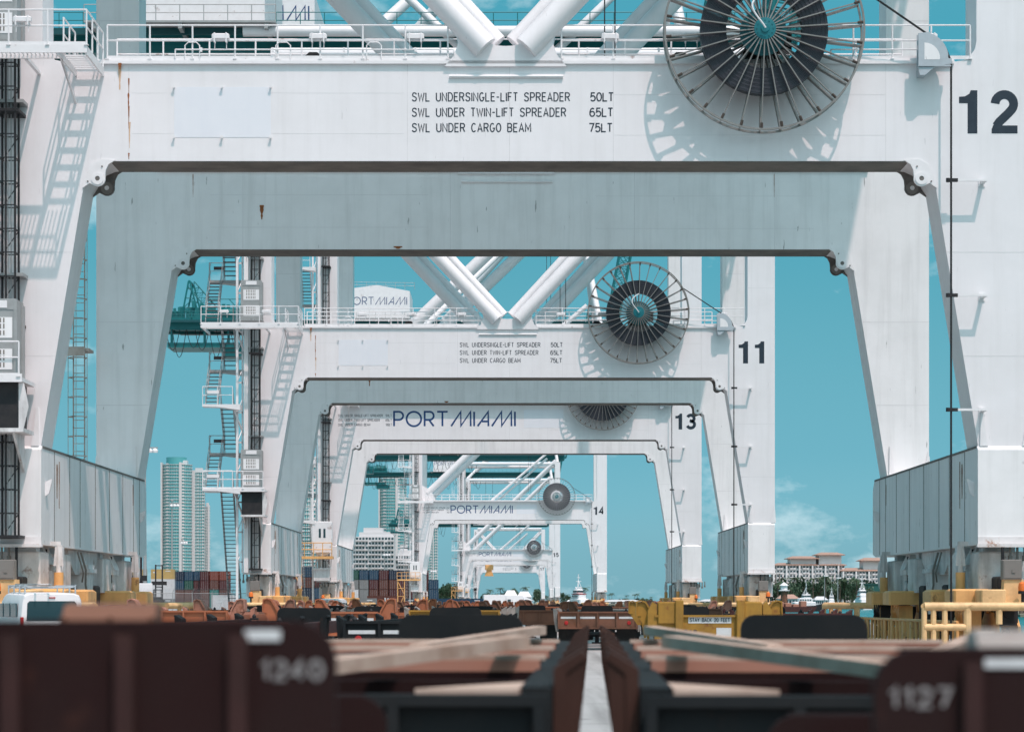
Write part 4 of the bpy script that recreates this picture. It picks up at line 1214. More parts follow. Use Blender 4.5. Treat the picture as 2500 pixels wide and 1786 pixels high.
    add('number', ('num',nums), numf, M['navy'], root)
    if A:
        for i, (a, wa, b) in enumerate((('SWL UNDERSINGLE-LIFT SPREADER',4.85,'50LT'),('SWL UNDER TWIN-LIFT SPREADER',4.73,'65LT'),('SWL UNDER CARGO BEAM',3.65,'75LT'))):
            def tl(m, a=a, wa=wa, b=b, i=i):
                text(m, a, -3.0, 17.03-0.473*i, 0.29, wa, 0.125, -0.004, 0.26)
                text(m, b, 2.50-0.02*i, 17.03-0.473*i, 0.29, 0.70, 0.14, -0.004, 0.2)
            add('lettering', ('swl',i), tl, M['navy'], root)
        pn = add('blank_panel', 'bpan', lambda m: m.box(-10.34,-7.36,-0.008,-0.001,15.93,17.48), M['panel_blue'], root)
        for x in (-10.34,-8.86,-7.36):
            for z in (15.93,17.48):
                add('peg', 'peg', lambda m: (m.tube((0,0,0),(0,-0.10,0.0),0.03,8), m.lathe([(0.05,-0.11),(0.05,-0.09)],(0,0,0),'y',8)), M['white_small'], pn, (x,0,z))
    else:
        add('lettering', 'logo', lambda m: text(m, '', -9.65, 16.25, 1.36, 10.1, 0.115, -0.006, 0.24, LOGO), M['blue_sign'], root)
        for i, a in enumerate(('SWL UNDER SINGLE-LIFT SPREADER','SWL UNDER TWIN-LIFT SPREADER','SWL UNDER CARGO BEAM')):
            b = ('50LT','65LT','100LT')[i]
            add('lettering', ('swlB',i), lambda m, a=a, i=i, b=b: (text(m, a, -14.3, 17.1-0.38*i, 0.22, (3.7,3.45,2.65)[i], 0.12, -0.006, 0.26), text(m, b, -10.35, 17.1-0.38*i, 0.22, 0.5, 0.12, -0.006, 0.2)), M['navy'], root)
        add('blank_panel', 'bpanB', lambda m: m.box(1.2,4.5,-0.008,-0.001,16.2,17.7), M['panel_blue'], root)
    # ---- rust details that only the near cranes show
    if not lod and A:
        rs = random.Random(num)
        def streak(m, x, z0, z1, w_, y):
            n = 7; l = []; r_ = []
            for i in range(n+1):
                z = z1+(z0-z1)*i/n
                ww = w_*(0.5+0.7*rs.random())*(1-0.75*i/n)
                l.append((x-ww/2,z)); r_.append((x+ww/2,z))
            m.prism(l+list(reversed(r_)), y-0.002, y)
        def f1(m):
            streak(m, -11.74, 17.2, 17.75, 0.05, -0.006); streak(m, -11.74, 16.2, 16.9, 0.05, -0.007)
            streak(m, -11.74, 15.25, 15.45, 0.06, -0.006); streak(m, -11.75, 16.8, 17.3, 0.06, -0.008)
            streak(m, -12.0, 18.0, 18.2, 0.16, -0.104)
        add('rust_streak', ('rs1',num), f1, M['rust'], root)
        add('rust_streak', ('rs2',num), lambda m: (streak(m,-12.02,17.4,18.14,0.13,-0.004), streak(m,-11.72,15.6,16.4,0.07,-0.0045)), M['rust_pale'], root)
        def f3(m):
            streak(m, -9.55, 13.5, 14.2, 0.0, 0)
        def f4(m):
            streak(m, -9.55, 16.35, 16.85, 0.17, 17.49)
            m.box(-9.63,-9.47,17.47,17.495,16.83,16.9)
            streak(m, -4.3, 15.22, 15.32, 0.5, 17.49)
            for x in (10.2,-12.2): streak(m, x, 17.2, 18.1, 0.03, 17.49)
        add('rust_streak', ('rs4',num), f4, M['rust'], root)
    return root

crane(12, 70.0, 'A', 0, 'nearest white gantry crane, numbered 12, framing the whole view')
crane(11, 137.3, 'A', 0, 'white gantry crane numbered 11, seen through the nearest portal')
crane(13, 189.7, 'B', 0, 'white gantry crane numbered 13 with large blue harbour lettering behind crane 11')
crane(14, 374.0, 'B', 1, 'white gantry crane numbered 14, seen inside the portal of crane 13')
crane(15, 719.0, 'B', 1, 'small distant white gantry crane numbered 15')
c16 = crane(16, 815.0, 'B', 1, 'distant white gantry crane close behind crane 15, its orange block hoisted')
crane(17, 1026.0, 'A', 1, 'farthest white gantry crane with the smallest portal opening')
for par, z, x in ((c16, 11.2, -7.4),):
    hb = add('hoist_block', 'hblock', lambda m: (m.bbox(-1.5,1.5,-1.2,1.2,2.2,4.2,0.3), m.box(-1.0,1.0,-1,1,1.4,2.2), m.prism([(-1.6,0),(1.6,0),(1.2,1.4),(-1.2,1.4)],-1.5,1.5)), M['yellow'], par, (x,9,z))
    add('rope', 'hropes', lambda m: [m.tube((sx,sy,4.2),(sx*1.3,sy,36.5),0.05,4) for sx in (-1,1) for sy in (-0.8,0.8)], M['dark'], hb)

# ------------------------------------------------------------------ container trailers
def PX(px, Y): return (px-1244)*Y/5540
def PZ(py, Y): return 1.6+(1470-py)*Y/5540
HEAD = -R(2.1)
W2 = 1.28
def tyre_fn(m): m.lathe([(0.30,-0.14),(0.47,-0.14),(0.51,-0.10),(0.51,0.10),(0.47,0.14),(0.30,0.14)], (0,0,0), 'x', 22)
def rim_fn(m): m.lathe([(0.0,-0.05),(0.12,-0.08),(0.15,-0.04),(0.29,-0.02),(0.30,0.13),(0.0,0.05)], (0,0,0), 'x', 16)
def guide_fn(m, hh=0.42):
    # flared corner guide of bent plate, right hand; local origin at the deck edge
    m.prism([(0.0,-0.30),(0.035,-0.30),(0.035,0.06),(0.20,hh-0.07),(0.30,hh-0.03),(0.39,hh-0.06),(0.40,0.05),(0.43,0.05),(0.42,hh-0.03),(0.31,hh),(0.17,hh-0.04),(0.0,0.08)], -0.25, 0.25)
    for y in (-0.20, 0.17):
        m.prism([(0.035,-0.30),(0.036,0.055),(0.21,hh-0.075),(0.30,hh-0.04),(0.385,hh-0.07),(0.395,0.05),(0.16,-0.30)], y, y+0.03)
    m.box(0.30,0.41,-0.22,0.22,0.03,0.07)
def guide_low(m):
    # worn low guide plate with a bent lip
    m.prism([(0.0,-0.62),(0.05,-0.62),(0.06,0.06),(0.15,0.13),(0.13,0.16),(0.03,0.10),(0.0,0.08)], -0.26, 0.26)
    for y in (-0.25, 0.0, 0.21):
        m.prism([(0.05,-0.6),(0.06,0.06),(0.14,0.12),(0.12,-0.2)], y, y+0.03)
def guide_low_left(m):
    t = MB(); guide_low(t)
    m.add([(-x,y,z) for x,y,z in t.v], [tuple(reversed(f)) for f in t.f])
def guide_left(m):
    t = MB(); guide_fn(t)
    m.add([(-x,y,z) for x,y,z in t.v], [tuple(reversed(f)) for f in t.f])
def trailer(label, x, y, col, gcol, style='panel', L=12.4, zd=1.24, rz=HEAD, top=None, headboard=True, brace=None, low=False, hbx=0.0):
    t = thing('container_trailer', label, 'trailer', (x,y,0), rz, 'container trailers parked between the cranes')
    c = TP[col]; g = TP[gcol]
    for sx in (-1,1):
        add('side_rail', ('srail',sx,L), lambda m, sx=sx: m.box(sx*W2-0.07,sx*W2+0.07,0.06,L-0.02,zd-0.24,zd), c, t)
        add('main_beam', ('mbeam',sx,L), lambda m, sx=sx: (m.box(sx*0.5-0.08,sx*0.5+0.08,0.2,L-0.3,zd-0.5,zd-0.12),), c, t)
    if brace:
        for yy, mm in ((1.4,TP['oxblood']),(2.9,TP['oxblood']),(5.6,TP['oxblood']),(8.4,TP['oxblood']),(11.8,TP['oxblood'])):  # dark members stand in for the shaded voids of the deck
            add('cross_member', 'xmemb', lambda m: m.box(-W2+0.075,W2-0.075,-0.06,0.06,-0.30,-0.015), mm, t, (0,yy,zd))
        for yy in (2.9, 5.6, 8.4):
            add('cross_rail', 'xraib', lambda m: m.box(-W2+0.05,W2-0.05,-0.062,0.05,-0.014,0.05), TP['salmon'], t, (0,yy,zd))
            add('cap_plate', 'capb', lambda m: m.box(-W2+0.02,W2-0.02,-0.055,0.16,0.051,0.078), M['dust_wood'], t, (0,yy,zd))
        for sx in (-1,1):
            add('sun_block_plate', ('sunblk',sx,L), lambda m, sx=sx: m.box(sx*(W2-0.03)-0.015,sx*(W2-0.03)+0.015,0.3,L-0.4,0.42,zd-0.245), TP['charcoal'], t)  # added plates that block the sun and darken the gap between trailers
    else:
        n = 8
        for i in range(n):
            add('cross_member', 'xmem', lambda m: m.box(-W2+0.075,W2-0.075,-0.07,0.07,-0.19,-0.015), g, t, (0,0.35+(L-0.8)*i/(n-1),zd))
    if brace:
        add('void_shade_plate', ('vshade',L), lambda m: m.box(-W2+0.08,W2-0.08,0.1,L-0.1,zd-0.36,zd-0.33), TP['oxblood'], t)  # added dark plate, stands in for shade below the deck, hides bright ground
        for sx in (-1,1):
            add('gusset_plate', ('gus',sx), lambda m, sx=sx: m.prism([(sx*(W2-0.08),0.08),(sx*(W2-0.08),1.0),(sx*(W2-0.55),0.08)], zd-0.05, zd-0.008, 'z'), M['dust_wood'], t)
        add('deck_strip', ('dstr',L,brace), lambda m: m.box(min(0,-brace*(W2-0.08)),max(0,-brace*(W2-0.08)),0.06,0.20,zd-0.04,zd-0.006), M['dust_wood'], t)
        for k, (xa, ya, xb, yb_) in enumerate(((0.10,0.25,1.12,2.95),(-0.35,3.0,-1.15,5.7),(0.3,5.7,1.1,8.4))):
            def br(m):
                p = Vector((brace*xa,ya,zd+0.02)); q = Vector((brace*xb,yb_,zd+0.12))
                d = (q-p).normalized(); nn = Vector((-d.y,d.x,0))*0.055; up = Vector((0,0,0.07))
                m.add([p-nn+up,q-nn+up,q+nn+up,p+nn+up,p-nn,q-nn,q+nn,p+nn],[(0,1,2,3),(7,6,5,4),(0,4,5,1),(2,6,7,3),(1,5,6,2),(3,7,4,0)])
            add('diagonal_brace', ('tbr',k,brace,L), br, M['dust_wood'], t)
    for i, yy in enumerate((0.5, 0.36*L, 0.66*L, L-0.5) if not low else (0.4, 1.7, 3.4, 5.4, 7.6, 9.8, L-0.5)):
        for sx in ((-1,1) if not low else ((1,) if brace > 0 else (-1,))):
            if low or gcol in ('grey','maroon','charcoal') or i in (1,2):
                add('corner_guide', ('cgl',sx), guide_low if sx > 0 else guide_low_left, TP['darkrust'] if low else g, t, (sx*(W2+0.075),yy,zd))
            else:
                add('corner_guide', ('cg',sx), guide_fn if sx > 0 else guide_left, g, t, (sx*(W2+0.075),yy,zd))
    for sx in (-1,1):
        for yy in ((0.16, L-0.16) if not brace else ()):
            add('twist_lock', 'tlock', lambda m: (m.bbox(-0.09,0.09,-0.10,0.10,0,0.05,0.01), m.lathe([(0.045,0.05),(0.05,0.09),(0.015,0.14)],(0,0,0),'z',8)), M['dark'], t, (sx*1.13,yy,zd))
        add('mudflap', 'mflap', lambda m: m.box(-0.34,0.34,-0.012,0.012,0.16,0.72), M['tyre'], t, (sx*0.98,0.75,0))
    if brace:
        def hose(m):
            pts = [(-0.9+0.22*math.sin(i*0.9)+0.16*i, 1.2+0.62*i+0.25*math.sin(i*1.7), zd+0.03) for i in range(11)]
            m.path([(brace*x,y,z) for x,y,z in pts], 0.022, 6)
        add('air_hose', ('ahose',brace), hose, M['dark'], t)
    # end plate with its panels
    zt = top or (zd-0.03 if brace else zd+0.06)
    def plate(m):
        m.prism([(-1.34,0.72),(1.34,0.72),(1.34,zt-0.10),(1.22,zt),(-1.22,zt),(-1.34,zt-0.10)], -0.03, 0.05)
        for z in (0.72, zt-0.05): m.box(-1.33,1.33,-0.09,-0.03,z,z+0.05)
        if style != 'yellow':
            for i in range(5): m.box(-1.33+0.65*i,-1.28+0.65*i,-0.10,-0.03,0.77,zt-0.05)
    ep = add('end_plate', ('eplate',style,zt), plate, c if style != 'panel' else TP['charcoal'] if col == 'charcoal' else c, t)
    if style == 'panel':
        for i in range(4):
            add('reflector', 'refl', lambda m: m.box(-0.25,0.25,-0.037,-0.031,0,0.07), M['marking'], ep, (-0.985+0.65*i,0,zt-0.24))
        for sx in (-1,1):
            add('tail_light', 'tlight', lambda m: m.lathe([(0.0,-0.06),(0.06,-0.055),(0.07,-0.03)],(0,0,0),'y',12), M['red'], ep, (sx*1.05,0,0.92))
    if style == 'yellow':
        for sx in (-1,1):
            add('end_post', ('yp',sx), lambda m, sx=sx: (m.bbox(sx*0.74-0.10,sx*0.74+0.10,-0.16,-0.032,0.52,1.66,0.02), m.bbox(sx*1.04-0.22,sx*1.04+0.22,-0.10,0.35,1.1,1.62,0.03)), c, t)
            add('corner_block', ('ycb',sx), lambda m, sx=sx: m.prism([(sx*1.28,1.0),(sx*1.5,1.0),(sx*1.5,1.4),(sx*1.38,1.62),(sx*1.28,1.55)],-0.05,0.7), c, t)
        sg = add('warning_sign', 'wsign', lambda m: m.box(-0.52,0.52,-0.040,-0.031,1.10,1.26), M['marking'], ep)
        add('lettering', 'wtext', lambda m: text(m, 'STAY BACK 20 FEET', -0.48, 1.13, 0.10, 0.96, 0.16, -0.042, 0.26), M['navy'], ep)
        add('lettering', 'wnum', lambda m: text(m, '948', -0.62, 0.84, 0.11, 0.3, 0.16, -0.034, 0.26), M['navy'], ep)
        add('blank_plate', 'wpl', lambda m: m.box(0.16,0.52,-0.036,-0.031,0.75,0.99), M['marking'], ep)
    for yy in (1.5, 2.7):
        for sx in (-1,1):
            for dx in (0.82, 1.14):
                w = add('wheel', 'ttyre', tyre_fn, M['tyre'], t, (sx*dx,yy,0.51))
                if dx > 1: add('rim', 'trim', rim_fn, M['rim'], w, (0,0,0))
        add('axle', 'taxle', lambda m: m.tube((-1.1,0,0),(1.1,0,0),0.08,8), M['dark'], t, (0,yy,0.51))
    if headboard:
        pts = [(-0.62,0.95),(0.62,0.95),(0.62,1.34)]+[(0.48+0.14*math.cos(R(a)),1.34+0.14*math.sin(R(a))) for a in (22,45,68,90)]+[(-0.48+0.14*math.cos(R(a)),1.34+0.14*math.sin(R(a))) for a in (90,112,135,158)]+[(-0.62,1.34)]
        add('headboard', ('hbd',L), lambda m: m.prism(pts, L-0.02, L+0.10), TP['charcoal'], t, (hbx,0,0))
    add('drawbar', ('dbar',L), lambda m: (m.prism([(-0.5,L-0.2),(0.5,L-0.2),(0.14,L+1.1),(-0.14,L+1.1)],0.78,0.94,'z'), m.tube((0,L+0.2,0.05),(0,L+0.2,0.8),0.08,8), m.box(-0.2,0.2,L,L+0.4,0.01,0.06)), M['dark'], t)
    return t

# the two trailers parked across the view, nearest the camera
def side_trailer(label, x_end, sgn, y, col, top, num, numx, L=9.0):
    t = thing('container_trailer', label, 'trailer', (x_end,y,0), 0, 'blurred trailers nearest the camera')
    c = TP[col]
    def web(m, dy=0.0, top=top):
        pts = [(0.0,0.9),(0.0,top-0.09),(0.015*1,top-0.05),(0.05,top-0.015),(0.09,top),(L,top),(L,0.9)]
        m.prism([(sgn*a, b) for a, b in pts], dy, dy+0.05)
        m.box(min(sgn*0.09,sgn*L),max(sgn*0.09,sgn*L),dy+0.052,dy+0.16,top-0.03,top+0.004)
    add('side_web', None, lambda m: web(m), c, t)
    add('side_web', None, lambda m: web(m, 2.5, top-0.30), c, t)
    for i in range(28):
        xx = 0.255+0.30*i
        add('stiffener', ('stf',sgn,top), lambda m: m.box(-0.024,0.024,-0.035,0.0,0.92,top-0.032), TP['rib'], t, (sgn*xx,0,0))
    for i in range(12):
        add('cross_member', 'sxm', lambda m: m.box(-0.06,0.06,0.06,2.5,1.1,1.24), TP['rustbrown'], t, (sgn*(0.75+0.75*i),0,0))
    for xx in ((1.01, 4.0, 7.0) if sgn < 0 else (0.50, 4.0, 7.0)):
        yo = 2.3 if sgn < 0 else 0.25
        def gd(m):
            m.prism([(0.0,1.2),(0.20,1.2),(0.20,top+0.02),(0.15,top+0.05),(0.06,top+0.04),(0.0,top-0.02)], -0.17, 0.17, 'x')
            for q in (-0.17,0.0,0.15): m.box(q,q+0.02,-0.02,0.0,1.2,top)
        add('corner_guide', ('sgd',top), gd, TP['rustbrown'] if sgn < 0 else TP['grey'], t, (sgn*xx,yo,0))
    for xx in (2.2, 3.4):
        for yy in (0.35, 0.7, 1.85, 2.2):
            w = add('wheel', 'ttyre', tyre_fn, M['tyre'], t, (sgn*xx,yy,0.51), R(90))
    add('axle', ('sax',sgn), lambda m: [m.tube((sgn*x,0.3,0.51),(sgn*x,2.3,0.51),0.08,8) for x in (2.2,3.4)], M['dark'], t)
    add('main_beam', ('smb',sgn), lambda m: [m.box(min(sgn*0.3,sgn*L),max(sgn*0.3,sgn*L),yy-0.07,yy+0.07,0.62,1.05) for yy in (0.8,1.75)], M['dark'], t)
    x0 = numx-x_end
    add('lettering', None, lambda m: text(m, num, x0, top-0.155, 0.058, 0.16, 0.17, -0.003, 0.3), M['stencil'], t)
    return t
ta = side_trailer('dark maroon trailer numbered 1240 blurred across the lower left', -0.46, -1, 6.0, 'oxblood', 1.548, '1240', -0.655)
add('reflector', None, lambda m: m.box(-0.24,-0.145,-0.006,-0.002,1.50,1.528), M['marking'], ta)
tb_ = side_trailer('dark maroon trailer numbered 1127 blurred in the lower right corner', 0.965, 1, 6.0, 'oxblood', 1.475, '1127', 1.005)
add('reflector', None, lambda m: m.box(0.29,0.42,-0.006,-0.002,1.428,1.452), M['marking'], tb_)
trailer('blurred trailer left of the gap with bleached diagonal braces and charcoal end', -1.16, 10.2, 'charcoal', 'salmon', 'plain', brace=1, zd=1.22, low=True, hbx=0.22)
trailer('blurred trailer right of the gap with bleached diagonal braces and charcoal end', 1.93, 10.0, 'charcoal', 'salmon', 'plain', brace=-1, zd=1.22, low=True, hbx=0.52)
trailer('charcoal trailer directly behind the left rounded black headboard', -1.75, 42.0, 'charcoal', 'charcoal', 'panel', zd=1.2)
trailer('dark maroon trailer left of the charcoal one behind the headboard', -5.2, 40.0, 'maroon', 'charcoal', 'panel', zd=1.2)
trailer('yellow trailer with two posts and a stay back sign', 4.85, 55.0, 'yellow', 'yellow', 'yellow')
trailer('rust brown trailer with a four panel end plate left of the yellow trailer', 2.95, 76.0, 'rustbrown', 'grey', 'panel')
trailer('charcoal trailer with a four panel end plate in front of crane 11', -7.65, 78.0, 'charcoal', 'grey', 'panel')
trailer('orange trailer with tall orange guides beside the charcoal trailer', -4.8, 60.0, 'orange', 'orange', 'panel', zd=1.3)
trailer('salmon and orange trailer just right of the white van', -9.75, 68.0, 'orange', 'salmon', 'plain', zd=1.3)
trailer('yellow trailer with grey guide blocks near the centre', -1.6, 66.0, 'yellow', 'grey', 'plain', zd=1.32)
trailer('maroon trailer at the right of the yellow stay back trailer', 8.2, 64.0, 'maroon', 'maroon', 'panel')
trailer('rust brown trailer behind the centre with tall brown guides', 0.55, 90.0, 'rustbrown', 'rustbrown', 'plain')
ROWS = [
 (96.0, [(-11.8,'orange','salmon'),(-8.4,'rustbrown','grey'),(-4.9,'maroon','orange'),(4.4,'grey','rustbrown'),(7.8,'rustbrown','salmon')]),
 (112.0, [(-11.3,'salmon','orange'),(-8.0,'rustbrown','grey'),(-4.6,'maroon','rustbrown'),(-1.2,'charcoal','orange'),(2.2,'orange','rustbrown'),(5.6,'grey','salmon'),(9.0,'maroon','maroon')]),
 (132.0, [(-11.8,'orange','salmon'),(-8.4,'grey','grey'),(-3.4,'charcoal','orange'),(0.2,'rustbrown','rustbrown'),(3.6,'orange','grey'),(7.2,'rustbrown','orange')]),
 (162.0, [(-10.6,'rustbrown','orange'),(-6.6,'orange','salmon'),(-2.4,'grey','orange'),(2.0,'salmon','rustbrown'),(6.4,'orange','orange'),(10.2,'rustbrown','salmon')]),
 (215.0, [(-11.6,'orange','orange'),(-7.4,'rustbrown','salmon'),(-3.0,'orange','rustbrown'),(1.4,'maroon','orange'),(5.8,'orange','salmon'),(10.0,'grey','orange')]),
 (250.0, [(-10.8,'charcoal','grey'),(-6.4,'rustbrown','orange'),(-1.8,'maroon','salmon'),(2.8,'rustbrown','grey'),(7.4,'orange','orange')]),
]
ORD = ['leftmost','second','third','fourth','fifth','sixth','rightmost']
RN = ['row at the back of crane 12','row behind crane 12','row before crane 11','row under crane 11','row behind crane 13','last row before crane 14']
CN = {'rustbrown':'rust brown','charcoal':'charcoal','maroon':'maroon','orange':'faded orange','salmon':'salmon','yellow':'yellow','grey':'concrete grey'}
for ri, (yy, lst) in enumerate(ROWS):
    for i, (x, c, g) in enumerate(lst):
        o_ = 'rightmost' if i == len(lst)-1 else ORD[i]
        trailer('%s trailer, %s guides, %s in the %s' % (CN[c], CN[g], o_, RN[ri]), x+random.uniform(-.2,.2), yy+random.uniform(-1.5,1.5), c, g, 'panel' if (i+ri) % 3 == 0 else 'plain', headboard=(i % 2 == 0), zd=1.24+0.05*((i*7+ri) % 3))

# ------------------------------------------------------------------ the vans
def van(label, x, y, rz, rack=True):
    t = thing('van', label, 'van', (x,y,0), rz, 'white vans')
    def body(m):
        # cross sections along Y: rear at 0, front at 4.6
        secs = [(0.0,0.86,0.45,1.82),(0.12,0.9,0.42,1.86),(2.8,0.9,0.42,1.9),(3.35,0.88,0.42,1.82),(3.9,0.86,0.42,1.18),(4.55,0.8,0.45,0.98),(4.65,0.74,0.5,0.8)]
        n = 12; vs_ = []; fs = []
        for y_, hw, z0, z1 in secs:
            h = z1-z0
            prof = [(-hw*.95,z0),(-hw,z0+.12*h),(-hw*1.0,z0+.45*h),(-hw*.93,z0+.86*h),(-hw*.86,z0+.96*h),(-hw*.7,z1),(hw*.7,z1),(hw*.86,z0+.96*h),(hw*.93,z0+.86*h),(hw*1.0,z0+.45*h),(hw,z0+.12*h),(hw*.95,z0)]
            vs_ += [(px,y_,pz) for px,pz in prof]
        for i in range(len(secs)-1):
            for k in range(n):
                a = i*n+k; b = i*n+(k+1)%n
                fs.append((a, a+n, b+n, b))
        fs += [tuple(range(n)), tuple(range(len(secs)*n-1, (len(secs)-1)*n-1, -1))]
        m.add(vs_, fs)
    b = add('body', 'vbody', body, M['white_small'], t)
    add('rear_window', 'vrw', lambda m: m.prism([(-0.70,1.10),(0.70,1.10),(0.68,1.58),(0.62,1.64),(-0.62,1.64),(-0.68,1.58)], -0.012, 0.02), M['glass'], b)
    add('side_window', 'vsw', lambda m: [m.prism([(y0,1.2),(y1,1.2),(y1-0.05,1.58),(y0+0.05,1.58)], sx*0.9-0.035, sx*0.9+0.004, 'x') for sx in (-1,1) for y0,y1 in ((0.35,1.2),(1.4,2.3),(2.5,3.1))], M['glass'], b)
    add('windscreen', 'vws', lambda m: m.add([(-0.66,3.46,1.72),(0.66,3.46,1.72),(0.74,3.86,1.26),(-0.74,3.86,1.26)],[(0,1,2,3)]), M['glass'], b)
    add('rear_bumper', 'vbump', lambda m: m.bbox(-0.86,0.86,-0.10,0.06,0.42,0.62,0.03), M['dark'], b)
    for sx in (-1,1):
        add('tail_light', ('vtl',sx), lambda m, sx=sx: m.bbox(min(sx*0.78,sx*0.87),max(sx*0.78,sx*0.87),-0.02,0.1,0.85,1.2,0.01), M['red'], b)
        for y_ in (0.85,3.7):
            w = add('wheel', 'vwheel', lambda m: m.lathe([(0.19,-0.1),(0.30,-0.1),(0.33,-0.06),(0.33,0.06),(0.30,0.1),(0.19,0.1)],(0,0,0),'x',20), M['tyre'], t, (sx*0.80,y_,0.33))
            add('rim', 'vrim', lambda m: m.lathe([(0.0,-0.06),(0.19,-0.04),(0.19,0.06),(0.0,0.06)],(0,0,0),'x',14), M['rim'], w)
    add('brake_light', 'vbl', lambda m: m.box(-0.09,0.09,-0.03,0.0,1.72,1.75), M['red'], b)
    if rack:
        def rk(m):
            for sx in (-1,1): m.tube((sx*0.66,0.2,2.06),(sx*0.66,3.0,2.08),0.025,6)
            for y_ in (0.25,1.1,2.0,2.9):
                m.tube((-0.72,y_,2.03),(0.72,y_,2.03),0.022,6)
                for sx in (-1,1): m.tube((sx*0.7,y_,1.84),(sx*0.7,y_,2.1),0.022,6)
        add('roof_rack', 'vrack', rk, M['bracket'], t)
        la = add('ladder', 'vladder', lambda m: ([m.tube((x_,-0.3,2.10),(x_,3.2,2.12),0.028,6) for x_ in (-0.45,-0.08)], [m.tube((-0.45,0.3*i-0.1,2.105),(-0.08,0.3*i-0.1,2.105),0.018,5) for i in range(11)]), M['galv'], t)
    return t
van('white van with a ladder on its roof rack, seen behind the left trailers', -12.7, 63.0, R(22))
van('second white van, small, between the feet of cranes 11 and 13', -19.0*0.74+0.6, 167.0, R(-8), rack=False)

# ------------------------------------------------------------------ containers
CC = {'ochre':(0.50,0.34,0.13),'blue':(0.012,0.07,0.14),'navy':(0.012,0.03,0.07),'green':(0.01,0.11,0.08),'maroon':(0.11,0.02,0.022),'brown':(0.16,0.05,0.035),'white':(0.62,0.62,0.63),'grey':(0.30,0.31,0.31),'teal':(0.02,0.26,0.24),'red':(0.28,0.06,0.035)}
CC = {k: tuple(q*(0.62 if k not in ('white','ochre') else 0.95) for q in v) for k, v in CC.items()}
CP = {k: paint(k+' container paint', v, 0.6, grime=0.4, scale=0.6, rust=0.1, streak=0.2, dirt=tuple(q*0.5+0.02 for q in v)) for k, v in CC.items()}
def cont_body(L):
    def f(m):
        W, Hh = 1.22, 2.59
        # corrugated long sides
        n = int(L/0.28)
        for s_ in (-1, 1):
            pts = []
            for i in range(n):
                x = -L/2+0.12+(L-0.24)*i/n; d_ = (L-0.24)/n
                pts += [(x, s_*W-s_*0.04), (x+d_*0.35, s_*W-s_*0.04), (x+d_*0.5, s_*W), (x+d_*0.85, s_*W)]
            pts += [(L/2-0.12, s_*W-s_*0.04)]
            vs_ = [(x,y,0.16) for x,y in pts]+[(x,y,Hh-0.1) for x,y in pts]
            k = len(pts)
            m.add(vs_, [(i,i+1,k+i+1,k+i) if s_ < 0 else (i+1,i,k+i,k+i+1) for i in range(k-1)])
        for x in (-L/2,L/2-0.14):
            for y in (-W-0.005,W-0.135): m.box(x,x+0.14,y,y+0.14,0,Hh)
        for y in (-W-0.005,W-0.075):
            m.box(-L/2+0.14,L/2-0.14,y,y+0.08,0,0.16); m.box(-L/2+0.14,L/2-0.14,y,y+0.08,Hh-0.1,Hh)
        m.box(-L/2+0.02,L/2-0.02,-W+0.05,W-0.05,Hh-0.06,Hh-0.01)
        m.box(-L/2+0.03,L/2-0.03,-W+0.08,W-0.08,0.05,0.12)
        m.box(L/2-0.06,L/2-0.02,-W+0.14,W-0.14,0,Hh)
    return f
def container(label, x, y, z, L, col, rz=0.0, mark=None):
    t = thing('shipping_container', label, 'container', (x,y,z), rz, 'stacked shipping containers')
    b = add('body', ('cb',L), cont_body(L), CP[col], t)
    for s_ in (-1,1):
        d_ = add('door', ('cd',L,s_), lambda m, s_=s_: m.box(-L/2+0.02,-L/2+0.07,min(s_*0.01,s_*1.08),max(s_*0.01,s_*1.08),0.12,2.48), CP[col], t)
        add('lock_rod', ('cl',L,s_), lambda m, s_=s_: [m.tube((-L/2-0.01,s_*k,0.1),(-L/2-0.01,s_*k,2.5),0.025,5) for k in (0.3,0.8)], M['galv'], d_)
    if mark:
        add('lettering', ('ct',mark,L), lambda m: text(m, mark, -L/2*0.1, 1.3, 1.0, None, 0.18, -1.235, 0.2), M['marking'], t)
        add('marking', ('cm',L), lambda m: m.box(-L/2*0.1,-L/2*0.1+2.1,-1.232,-1.228,0.65,1.0), M['marking'], t)
    else:
        add('marking', ('cmm',L), lambda m: (m.box(L/2-2.2,L/2-0.9,-1.232,-1.228,2.0,2.2), m.box(-L/2+0.6,-L/2+1.5,-1.232,-1.228,1.6,1.9)), M['marking'], t)
    return t
Q = R(90)
def stack(name, px0, Y, cols, L, rz, pitch):
    """cols: list of columns, each a list of colours from the ground up"""
    for i, cl in enumerate(cols):
        for k, c in enumerate(cl):
            if c is None: continue
            lv = ('bottom','second level','third level','fourth level','fifth level')[k]
            container('%s container, %s, %s column, %s' % (CN2[c], lv, ORD2[i], name), PX(px0,Y)+pitch*i, Y, 2.6*k, L, c, rz)
CN2 = {k: k for k in CC}; CN2['ochre'] = 'ochre yellow'; CN2['brown'] = 'rust brown'
ORD2 = ['first','second','third','fourth','fifth','sixth','seventh','eighth','ninth']
stack('stack left of the tall condominium', 330, 600, [['white','white','maroon','ochre'],['grey','white','white','ochre']], 6.06, 0, 7.4)
stack('stack below the tall condominium', 418, 640, [['brown','maroon','navy','green'],['maroon','brown','blue','navy'],['brown','brown','green','blue'],['grey','maroon','maroon','blue']], 2.99, Q, 2.6)
stack('stack just right of the tall condominium', 503, 640, [['brown','brown','maroon','maroon'],['teal','teal','brown','red'],['white','brown','maroon','red']], 6.06, Q, 2.7)
stack('stack between cranes 11 and 13', 722, 560, [['blue','navy','brown','navy'],['brown','navy','brown','blue'],['navy','blue','maroon',None]], 6.06, Q, 2.9)
